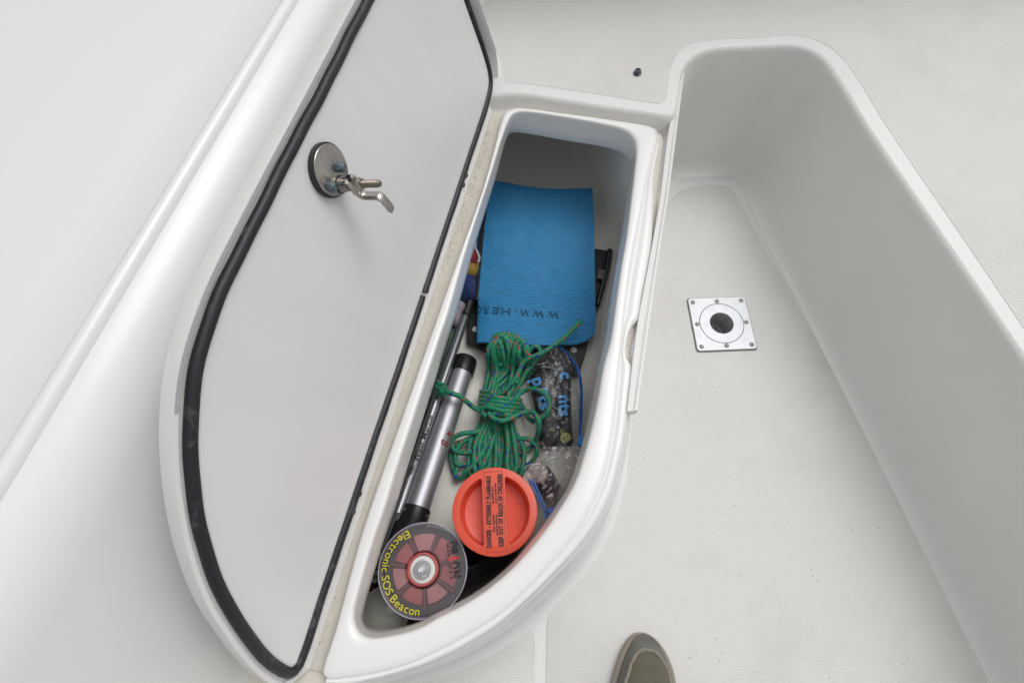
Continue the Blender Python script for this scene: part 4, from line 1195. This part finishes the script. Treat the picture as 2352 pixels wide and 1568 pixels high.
tl = NT('printed canister label'); cl0 = tl.mix(tl.ramp(tl.noise(22, 3), .48, .52), (.07, .03, .16, 1), (.60, .075, .03, 1)); tl.l(cl0, tl.b.inputs['Base Color']); tl.set(Roughness=.35)
obj('label', bm, tl.m, can)
def half_moon(sgnx, r, xin, rr):
    """outline of one recess: chord at xin, arc radius r, rounded corners"""
    a0 = math.acos(xin / r); pts = []
    for k in range(25):
        a = -a0 + 2 * a0 * k / 24
        pts.append((r * math.cos(a), r * math.sin(a)))
    # soften the two corners
    pts[0] = (xin + rr * .7, pts[0][1] * .985); pts[-1] = (xin + rr * .7, pts[-1][1] * .985)
    pts = [(xin, -math.sqrt(r * r - xin * xin) + rr)] + pts + [(xin, math.sqrt(r * r - xin * xin) - rr)]
    pts += [(xin, (math.sqrt(r * r - xin * xin) - rr) * (1 - 2 * k / 7)) for k in range(1, 7)]
    pts = [(sgnx * a, b) for a, b in pts]
    return pts if sgnx > 0 else pts[::-1]
def cz(pts, z): return [Vector((cc.x, cc.y, 0)) + cx_ * (a) + cy_ * b + UPZ * z for a, b in pts]
bm = bmesh.new()
segc = 96
def cring(r, z): return [Vector((cc.x + r * math.cos(2 * PI * k / segc), cc.y + r * math.sin(2 * PI * k / segc), z)) for k in range(segc)]
zt = cc.z
loft(bm, [cring(CR - .003, zt - .036), cring(CR - .0006, zt - .036), cring(CR, zt - .028), cring(CR, zt - .0014), cring(CR - .0005, zt - .0004), cring(CR - .0016, zt)], closed=True)
hm = [half_moon(s_, CR * .825, CR * .275, .004) for s_ in (-1, 1)]
fill(bm, cring(CR - .0016, zt), [cz(h_, zt) for h_ in hm])
for h_, s_ in zip(hm, (-1, 1)):
    cxm = s_ * CR * .5
    def shr(k, kk=1): return [((a - cxm) * k + cxm, b * k) for a, b in h_]
    def walls(k, arc):
        # draft: pull the arc side in more than the chord side
        out = []
        for a, b in h_:
            t = max(0, (abs(a) - CR * .275) / (CR * .55))
            out.append((a - s_ * arc * (t ** .5) * 1.0, b * (1 - arc / CR * .9)))
        return out
    rws = [cz(h_, zt), cz(walls(0, .0008), zt - .0012), cz(walls(0, .0022), zt - .012), cz(walls(0, .0045), zt - .0270), cz(walls(0, .0052), zt - .0285), cz(walls(0, .0068), zt - .0290)]
    loft(bm, rws, closed=True); fill(bm, rws[-1])
bmesh.ops.remove_doubles(bm, verts=bm.verts, dist=1e-6)
clid = obj('canister_lid', bm, m_or, can, angle=35)
# raised border of the lettered bar
bm = bmesh.new()
bx_ = CR * .225; by_ = CR * .90
pts = [(-bx_, -by_), (bx_, -by_), (bx_, by_), (-bx_, by_)]
for (a, b), (c, d) in zip(pts, pts[1:] + pts[:1]):
    m1 = Vector((cc.x + (a + c) / 2, cc.y + (b + d) / 2, zt + .0001)); dv = Vector((c - a, d - b, 0)); ln = dv.length / 2; dv.normalize()
    box(bm, m1, dv * (ln + .0004), UPZ.cross(dv) * .0004, UPZ * .0005)
obj('bar_border', bm, m_or2, clid, smooth=False)
bm = bmesh.new(); lathe(bm, Vector((cc.x - .0005, cc.y + CR * .04, zt)), [(.0042, 0), (.0040, .0004), (.0026, .0004), (.0024, .0001), (.0010, .0001), (.0008, .0004), (0, .0004)], (0, 0, 1), 20)
obj('moulding_mark', bm, m_or, clid)
def ctext(body, x, y0, y1, h, off=.0, tilt=0., sp=1.):
    c = Vector((cc.x + x * CR, cc.y + (y0 + y1) / 2 * CR, zt + .0003))
    d = Vector((math.sin(tilt), math.cos(tilt), 0))
    text_at('lettering', body, c, d, UPZ.cross(d), h * CR, m_print, clid, length=(y1 - y0) * CR, extrude=.0003, offset=off, mid=True, space=sp)
ctext('DANGER - EXTREMELY FLAMMABLE', -.140, -.80, .80, .098, .00055, .03, 1.2)
ctext('KEEP OUT OF REACH OF CHILDREN', .136, -.79, .83, .098, .00055, .03, 1.2)
ctext('See inside', -.040, -.47, -.085, .050, .00012); ctext('instructions', .028, -.55, -.085, .050, .00012)
ctext('booklet for', -.035, .16, .555, .050, .00012); ctext('and cautions', .038, .16, .625, .050, .00012)

# ---- SOS beacon in its clear round pack
bcx = P(970.5, 1307, .205); BR = .0655; zb = bcx.z
beacon = thing('sos_beacon', Vector((bcx.x, bcx.y, ZF)), 'round clear plastic distress light with yellow lettering and red insides', 'distress light')
def bl(m, prof, name, par=beacon, seg=72, dx=0., dy=0., **k):
    b_ = bmesh.new(); lathe(b_, Vector((bcx.x + dx, bcx.y + dy, zb)), prof, (0, 0, 1), seg); return obj(name, b_, m, par, **k)
m_pink = mat('salmon red plastic', (.52, .11, .105), .45, var=.15, vscale=60)
m_dred = mat('deep red plastic', (.17, .022, .028), .4, var=.3, vscale=60)
m_card = mat('printed red card', (.60, .25, .24), .6, var=.15, vscale=40, speck=((.20, .10, .12), 90, .62, .7))
m_grey = mat('grey smoky base', (.060, .040, .050), .35, var=.4, vscale=30)
bl(m_clear, [(.0265, .0004), (.030, .0002), (.058, .0002), (.0628, 0), (.0640, .0012), (.0652, .0012), (.0655, 0), (.0655, -.0025), (.0640, -.0035), (.0628, -.010), (.0620, -.045), (.060, -.060)], 'clear_shell', angle=35)
rimm = mat('blister edge', (.42, .42, .50), .12, coat=.6, var=.2)
b_ = bmesh.new(); tube(b_, [Vector((bcx.x + .0648 * math.cos(2 * PI * k / 90), bcx.y + .0648 * math.sin(2 * PI * k / 90), zb + .0006)) for k in range(90)], .0010, 6, closed=True)
obj('shell_rim', b_, rimm, beacon)
b_ = bmesh.new(); tube(b_, [Vector((bcx.x + .0640 * math.cos(2 * PI * k / 90), bcx.y + .0640 * math.sin(2 * PI * k / 90), zb - .012)) for k in range(90)], .0012, 6, closed=True)
obj('shell_rim', b_, rimm, beacon)
bl(m_grey, [(0, -.022), (.0605, -.022), (.0610, -.040), (.058, -.10), (.050, -.145), (0, -.150)], 'dark_base')
bl(m_dred, [(.021, -.0195), (.047, -.0195), (.050, -.0215)], 'red_tray')
# pie shaped windows between the spokes
for k in range(7):
    a0 = math.radians(20 + k * 51.4); a1 = a0 + math.radians(39)
    pts = [Vector((bcx.x + r * math.cos(a), bcx.y + r * math.sin(a), zb - .0182)) for r, a in [(.0265, a0 + (a1 - a0) * j / 6) for j in range(7)] + [(.0475 + (.003 if k in (0, 1, 6) else 0), a1 - (a1 - a0) * j / 8) for j in range(9)]]
    b_ = bmesh.new(); prism(b_, pts, (0, 0, .0016), .0007)
    obj('red_segment', b_, m_card if k % 2 else m_pink, beacon)
for k in range(7):
    a = math.radians(14.5 + k * 51.4); d = Vector((math.cos(a), math.sin(a), 0))
    b_ = bmesh.new(); box(b_, Vector((bcx.x, bcx.y, zb - .0145)) + d * .0395, d * .0150, UPZ.cross(d) * .0022, UPZ * .0042)
    bmesh.ops.bevel(b_, geom=b_.edges[:], offset=.0012, segments=2, affect='EDGES')
    obj('spoke', b_, m_dred, beacon)
bl(m_pink, [(.0232, -.018), (.0232, -.002), (.0226, .0006), (.0210, .0012), (.0196, .0004), (.0190, -.004)], 'lens_ring')
bl(m_white, [(.0195, -.0030), (.0185, -.0014), (.0125, -.0012), (.0125, -.004), (0, -.004)], 'white_ring')  # floor inside the ring is an added reflector to brighten the lens
tlens = NT('clear lens'); tlens.set(Roughness=.05, Transmission_Weight=.85, IOR=1.49); tlens.b.inputs['Base Color'].default_value = (.9, .92, .95, 1)
bl(tlens.m, [(.0128, -.0012), (.0130, .0040), (.0118, .0072), (.0098, .0084), (.0094, .0060), (.0074, .0064), (.0070, .0100), (.0040, .0108), (0, .0110)], 'lens', angle=25)
bl(mat('lens core', (.62, .64, .68), .25, .2), [(0, .0118), (.0012, .0122), (.0024, .0118), (.0034, .0122), (.0046, .0112), (.0060, .0092), (.0060, .0)], 'lens_core', angle=20)
m_yel = mat('yellow print', (.62, .56, .06), .5, var=.05); 
def arc_text(body, a_start, a_end, r, h, m, z, off=0., tin=.0002):
    def adv(ch):
        if ch == ' ': return .0042
        m_ = text_mesh(ch, h); xs = [v_.co.x for v_ in m_.vertices]; bpy.data.meshes.remove(m_)
        return max(xs) - min(xs) + .0024
    ws = [adv(ch) for ch in body]; tot = sum(ws); acc = 0
    for ch, w in zip(body, ws):
        a = math.radians(a_start + (a_end - a_start) * (acc + w / 2) / tot); acc += w
        if ch == ' ': continue
        rad = Vector((math.cos(a), math.sin(a), 0)); tang = Vector((-math.sin(a), math.cos(a), 0))
        c = Vector((bcx.x, bcx.y, z)) + rad * r
        text_at('lettering', ch, c, tang, -rad, h, m, beacon, extrude=tin, offset=off)
arc_text('Electronic SOS Beacon', 111, 267, .0552, .0112, m_print, zb + .0007, .0009)
arc_text('Electronic SOS Beacon', 111, 267, .0552, .0112, m_yel, zb + .0013, .0002)
dR = Vector((math.sin(.11), -math.cos(.11), 0)); upR = UPZ.cross(dR)
oc_ = Vector((bcx.x + .0455, bcx.y + .0105, zb + .0010))
for ch, t in (('O', -.0205), ('R', -.0098), ('I', -.0014), ('O', .0082), ('N', .0200)):
    text_at('brand_lettering', ch, oc_ + dR * t, dR, upR, .0140, m_print if ch != 'I' else mat('red print', (.55, .03, .03), .5), beacon, extrude=.0003, offset=.0013, length=.0104 if ch != 'I' else .0042)
for k in range(4):
    b_ = bmesh.new(); box(b_, oc_ + upR * (-.0050 + .0013 * k) + UPZ * .0005, dR * .0262, upR * .00013, UPZ * .00012)
    obj('brand_stripe', b_, m_card, beacon, smooth=False)
b_ = bmesh.new()
dm = oc_ + dR * -.0014 + upR * .0082
prism(b_, [dm + upR * .0022, dm + dR * .0015, dm - upR * .0022, dm - dR * .0015], (0, 0, .0003))
obj('brand_mark', b_, m_yel, beacon, smooth=False)

# ---- dark red measuring bottle under the beacon, with cloudy cap
jc = P(882, 1404, .140)
jar = thing('water_bottle', Vector((jc.x, jc.y, ZF)), 'dark red bottle with a cloudy grey domed cap in the locker tip', 'bottle')
bm = bmesh.new(); lathe(bm, Vector((jc.x + .012, jc.y + .012, ZF)), [(0, 0), (.042, 0), (.045, .004), (.045, .070), (.040, .090), (.032, .097), (.032, .1), (0, .1)], (0, 0, 1), 48)
obj('bottle_body', bm, mat('dark red translucent bottle', (.055, .006, .008), .2, var=.3, coat=.3), jar)
bm = bmesh.new(); lathe(bm, Vector((jc.x, jc.y, ZF)), [(.0375, .085), (.0380, .088), (.0380, .100), (.0362, .102), (.0345, .1025), (.0335, .100), (.0325, .1005), (.026, .107), (.016, .111), (.006, .1125), (0, .1127)], (0, 0, 1), 48)
obj('bottle_cap', bm, mat('cloudy grey cap', (.36, .365, .33), .15, var=.15, vscale=40, coat=.4, rvar=.08), jar)
m_mark = mat('grey print', (.35, .33, .34), .6)
for tx, u, v in (('800', 866, 1313), ('600', 862, 1332)):
    text_at('graduation', tx, P(u, v, .142), Vector((1, .05, 0)), Vector((0, 1, 0)), .0050, m_mark, jar, extrude=.0002)
    bm = bmesh.new(); box(bm, P(u + 4, v + 5, .142), Vector((.006, 0, 0)), Vector((0, .0003, 0)), Vector((0, 0, .0002)))
    obj('graduation', bm, m_mark, jar, smooth=False)
bm = bmesh.new(); box(bm, P(858, 1322, .118), Vector((.016, 0, 0)), Vector((0, .022, 0)), Vector((0, 0, .022))); bmesh.ops.bevel(bm, geom=bm.edges[:], offset=.012, segments=4, affect='EDGES')
obj('bottle_shoulder', bm, mat('dark red shoulder', (.05, .006, .008), .2, coat=.3), jar)
# ---- black bag under the beacon and canister
kb = bulge('black_bag', [(1060, 1240), (1110, 1270), (1180, 1255), (1215, 1225), (1190, 1275), (1130, 1330), (1060, 1372), (1000, 1400), (940, 1425), (930, 1380), (990, 1300)], .070, .055, mat('black glossy bag', (.010, .009, .011), .32, var=.4, bump=.3, bscale=60, bdist=.003), None, 31)
tag(kb, 'glossy black bag filling the gap between the beacon and the rim', 'bag')

# =================================================================== SHOE
ysh = [(0.000, .000), (.0012, .0085), (.004, .0158), (.008, .0215), (.015, .0285), (.030, .0385), (.050, .0465), (.075, .052), (.10, .0535), (.14, .0500), (.18, .0440), (.22, .0400), (.25, .0375), (.275, .030), (.288, .016), (.293, .0)]
tip = P(1479, 1452.5, .010)
sdir = (P(1471, 1568, .01) - tip); sdir.z = 0; sdir.normalize(); sx_ = Vector((-sdir.y, sdir.x, 0))
shoe = thing('shoe', tip + sdir * .14 - UPZ * tip.z, 'olive green canvas slip-on shoe with frayed seam, toe pointing up the floor', 'shoe')
def hw_at(y): 
    return float(np.interp(y, [a for a, b in ysh], [b for a, b in ysh]))
ol = cr([(a, b) for a, b in ysh], 60)
def shoe_pt(y, x, z): return Vector((tip.x, tip.y, 0)) + sdir * y + sx_ * (x + .006 * math.sin(min(y, .12) / .12 * PI)) + UPZ * z
outl = [(y, x) for y, x in ol] + [(y, -x) for y, x in ol[::-1][1:-1]]
def so(dx, z):
    out = []
    n = len(outl)
    for i, (y, x) in enumerate(outl):
        t = np.array(outl[(i + 1) % n]) - np.array(outl[i - 1]); t = t / max(np.linalg.norm(t), 1e-9)
        out.append(shoe_pt(y - t[1] * dx, x + t[0] * dx, z))
    return out
sgs = 1
m_sole = mat('tan rubber sole', (.36, .315, .265), .75, var=.2, vscale=60, bump=.15, bscale=700, speck=((.10, .08, .06), 240, .68, .74))
bm = bmesh.new()
rows = [so(-.002 * sgs, .0022), so(0, .004), so(.0005 * sgs, .010), so(0, .018), so(-.0015 * sgs, .0205), so(-.008 * sgs, .0205)]
loft(bm, rows, closed=True); fill(bm, rows[-1]); fill(bm, rows[0])
obj('sole', bm, m_sole, shoe, angle=50)
def mat_canvas():
    t = NT('olive canvas'); x = t.n('ShaderNodeSeparateXYZ'); t.l(t.co.outputs['Object'], x.inputs[0]); k = 2 * PI / .0022
    h = t.math('MULTIPLY', t.math('SINE', t.math('MULTIPLY', t.math('ADD', x.outputs[0], x.outputs[1]), k)), t.math('SINE', t.math('MULTIPLY', t.math('SUBTRACT', x.outputs[0], x.outputs[1]), k)))
    c = t.mix(t.ramp(h, -.3, .8), (.10, .097, .062, 1), (.26, .25, .175, 1)); c = t.mix(t.math('MULTIPLY', t.noise(25, 5), .5), c, (.12, .116, .082, 1))
    t.l(c, t.b.inputs['Base Color']); t.set(Roughness=.85, Sheen_Weight=.2); t.bump(h, .6, .0006); return t.m
m_canvas = mat_canvas()
def mat_side():
    t = NT('grey olive canvas side'); x = t.n('ShaderNodeSeparateXYZ'); t.l(t.co.outputs['Object'], x.inputs[0])
    k = 2 * PI / .0026
    h = t.math('MULTIPLY', t.math('SINE', t.math('MULTIPLY', t.math('ADD', x.outputs[0], x.outputs[2]), k)), t.math('SINE', t.math('MULTIPLY', t.math('SUBTRACT', x.outputs[1], x.outputs[2]), k)))
    c = t.mix(t.ramp(h, -.5, .8), (.13, .13, .115, 1), (.26, .25, .22, 1)); t.l(c, t.b.inputs['Base Color']); t.set(Roughness=.9); t.bump(h, .5, .0005); return t.m
m_side = mat_side()
# upper: sections across the foot, apron on top, side below
ys = np.concatenate([np.linspace(.007, .05, 14), np.linspace(.058, .284, 34)])
def crown(y): return float(np.interp(y, [0, .007, .013, .022, .04, .07, .10, .14, .18, .284, .30], [.0205, .0225, .033, .043, .053, .058, .063, .074, .080, .078, .06]))
def apron_hw(y): return float(np.interp(y, [.020, .0225, .026, .032, .045, .07, .10, .15, .2], [0, .010, .0165, .0225, .030, .0365, .040, .038, .036]))
NS_ = 28
side_f, apr_f = [], []
bmS, bmA = bmesh.new(), bmesh.new()
grid = []
for y in ys:
    hwid = hw_at(y) - .0065; row = []
    hwid = max(hwid, .004)
    for k in range(NS_ + 1):
        ph = PI * k / NS_
        x = -hwid * math.copysign(abs(math.cos(ph)) ** .72, math.cos(ph)); z = .0195 + (crown(y) - .0195) * abs(math.sin(ph)) ** .75
        row.append((y, x, z))
    grid.append(row)
def cellmat(y, x): return 1 if (y > .020 and abs(x) < apron_hw(y)) else 0
for bmx, want in ((bmS, 0), (bmA, 1)):
    cache = {}
    def vv(i, k):
        if (i, k) not in cache:
            y, x, z = grid[i][k]; cache[(i, k)] = bmx.verts.new(shoe_pt(y, x, z))
        return cache[(i, k)]
    for i in range(len(ys) - 1):
        for k in range(NS_):
            ym = (ys[i] + ys[i + 1]) / 2; xm = (grid[i][k][1] + grid[i][k + 1][1] + grid[i + 1][k][1] + grid[i + 1][k + 1][1]) / 4
            if ym > .135 and abs(xm) < .75 * hw_at(ym) and ym < .27: continue      # foot opening
            if cellmat(ym, xm) == want: bmx.faces.new((vv(i, k), vv(i + 1, k), vv(i + 1, k + 1), vv(i, k + 1)))
    bmesh.ops.subdivide_edges(bmx, edges=bmx.edges[:], cuts=1, use_grid_fill=True)
# toe cap closes the front of the side panel
fr = [bmS.verts.new(shoe_pt(*g)) for g in grid[0]]
bmS.faces.new(fr)
obj('side_panel', bmS, m_side, shoe, angle=70)
obj('apron', bmA, m_canvas, shoe, angle=70)
bm = bmesh.new(); prism(bm, [shoe_pt(y, x * .82, .022) for y, x in outl if True], (0, 0, .003))
obj('insole', bm, m_side, shoe)
# frayed apron seam
bm = bmesh.new()
sm = []
for y in np.concatenate([np.linspace(.135, .045, 30), np.linspace(.043, .0215, 24)]): sm.append((y, apron_hw(y)))
seam = [(y, -x) for y, x in sm] + [(y, x) for y, x in sm[::-1]]
def surf_z(y, x):
    hwid = max(hw_at(y) - .0065, .004); c_ = min(abs(x) / hwid, 1) ** (1 / .72); return .0195 + (crown(y) - .0195) * max(0, 1 - c_ * c_) ** .375
sp = [shoe_pt(y, x, surf_z(y, x) + .0006) for y, x in seam]
sp = [V3(q) for q in cr([tuple(p) for p in sp], 480)]
tube(bm, sp, .0026, 8, rfun=lambda t: .8 + .35 * abs(math.sin(t * 62 * PI)))
obj('seam', bm, mat('pale twisted thread', (.42, .38, .30), .9, var=.5, vscale=500, bump=.5, bscale=900), shoe)
# whip stitches over the seam
rs = random.Random(3)
for k in range(8, 474, 8):
    p = sp[k]; t = (sp[min(k + 1, 479)] - sp[max(k - 1, 0)]).normalized(); b2 = t.cross(UPZ).normalized()
    q0 = p + b2 * .0034 - UPZ * .0004 + t * .0008; q1 = p + UPZ * .0030; q2 = p - b2 * .0034 - UPZ * .0004 - t * .0008
    bm = bmesh.new(); tube(bm, [q0, q1, q2], .0006, 5)
    obj('stitch', bm, m_side, shoe)

# =================================================================== small dirt
def litter(name, spots, size, m, seed):
    """tiny crumbs and twigs: one joined mesh"""
    b_ = bmesh.new(); r_ = random.Random(seed)
    for p in spots:
        L = size * r_.uniform(.4, 1.6); w = L * r_.uniform(.25, .6); a = r_.uniform(0, PI); d = Vector((math.cos(a), math.sin(a), 0)); n_ = UPZ.cross(d)
        pts = [p + d * L * r_.uniform(.7, 1.1), p + n_ * w + UPZ * w * .5, p - d * L * r_.uniform(.7, 1.1), p - n_ * w]
        t = b_.verts.new(p + UPZ * w * .7); vs_ = [b_.verts.new(q_) for q_ in pts]
        for i in range(4): b_.faces.new((vs_[i], vs_[(i + 1) % 4], t))
    return stuff(name, b_, m)
m_dirt = mat('dark grit', (.07, .06, .05), .9, var=.5, vscale=900)
r_ = random.Random(5)
sp_ = []
for _ in range(150):
    u, v = r_.uniform(1470, 2100), r_.uniform(440, 1560)
    sp_.append(P(u, v, .0015))
for _ in range(26): sp_.append(P(r_.gauss(1668, 25), r_.gauss(415, 8), .003))
for _ in range(40):
    t = r_.random(); sp_.append(P(1260 - 200 * t + r_.gauss(0, 8), 1385 + 140 * t + r_.gauss(0, 5), .0018))
litter('floor_grit', sp_, .0011, m_dirt, 1)
litter('seat_grit', [P(r_.uniform(1160, 2000), r_.uniform(0, 85), .3015) for _ in range(40)] + [P(r_.uniform(1180, 1520), r_.uniform(60, 205), .3015) for _ in range(14)], .0010, m_dirt, 2)
sp_ = []
for _ in range(800):
    t = r_.random() ** .9; s = .06 + t * .95; e = .006 + .014 * r_.random()
    if r_.random() < .5: s = .10 + .3 * r_.random()
    base = LE(s, e + (-.004 if s > .7 else 0), .2712); sp_.append(base)
for _ in range(260):
    u = r_.choice((r_.uniform(1400, 1525), r_.uniform(1172, 1230))); sp_.append(P(u, 251 + (u - 1180) * .115 + r_.gauss(0, 2.0), .2730))
for _ in range(40): sp_.append(P(r_.uniform(1441, 1456), r_.uniform(770, 835), .2695))
litter('gutter_grit', sp_, .0007, m_dirt, 3)
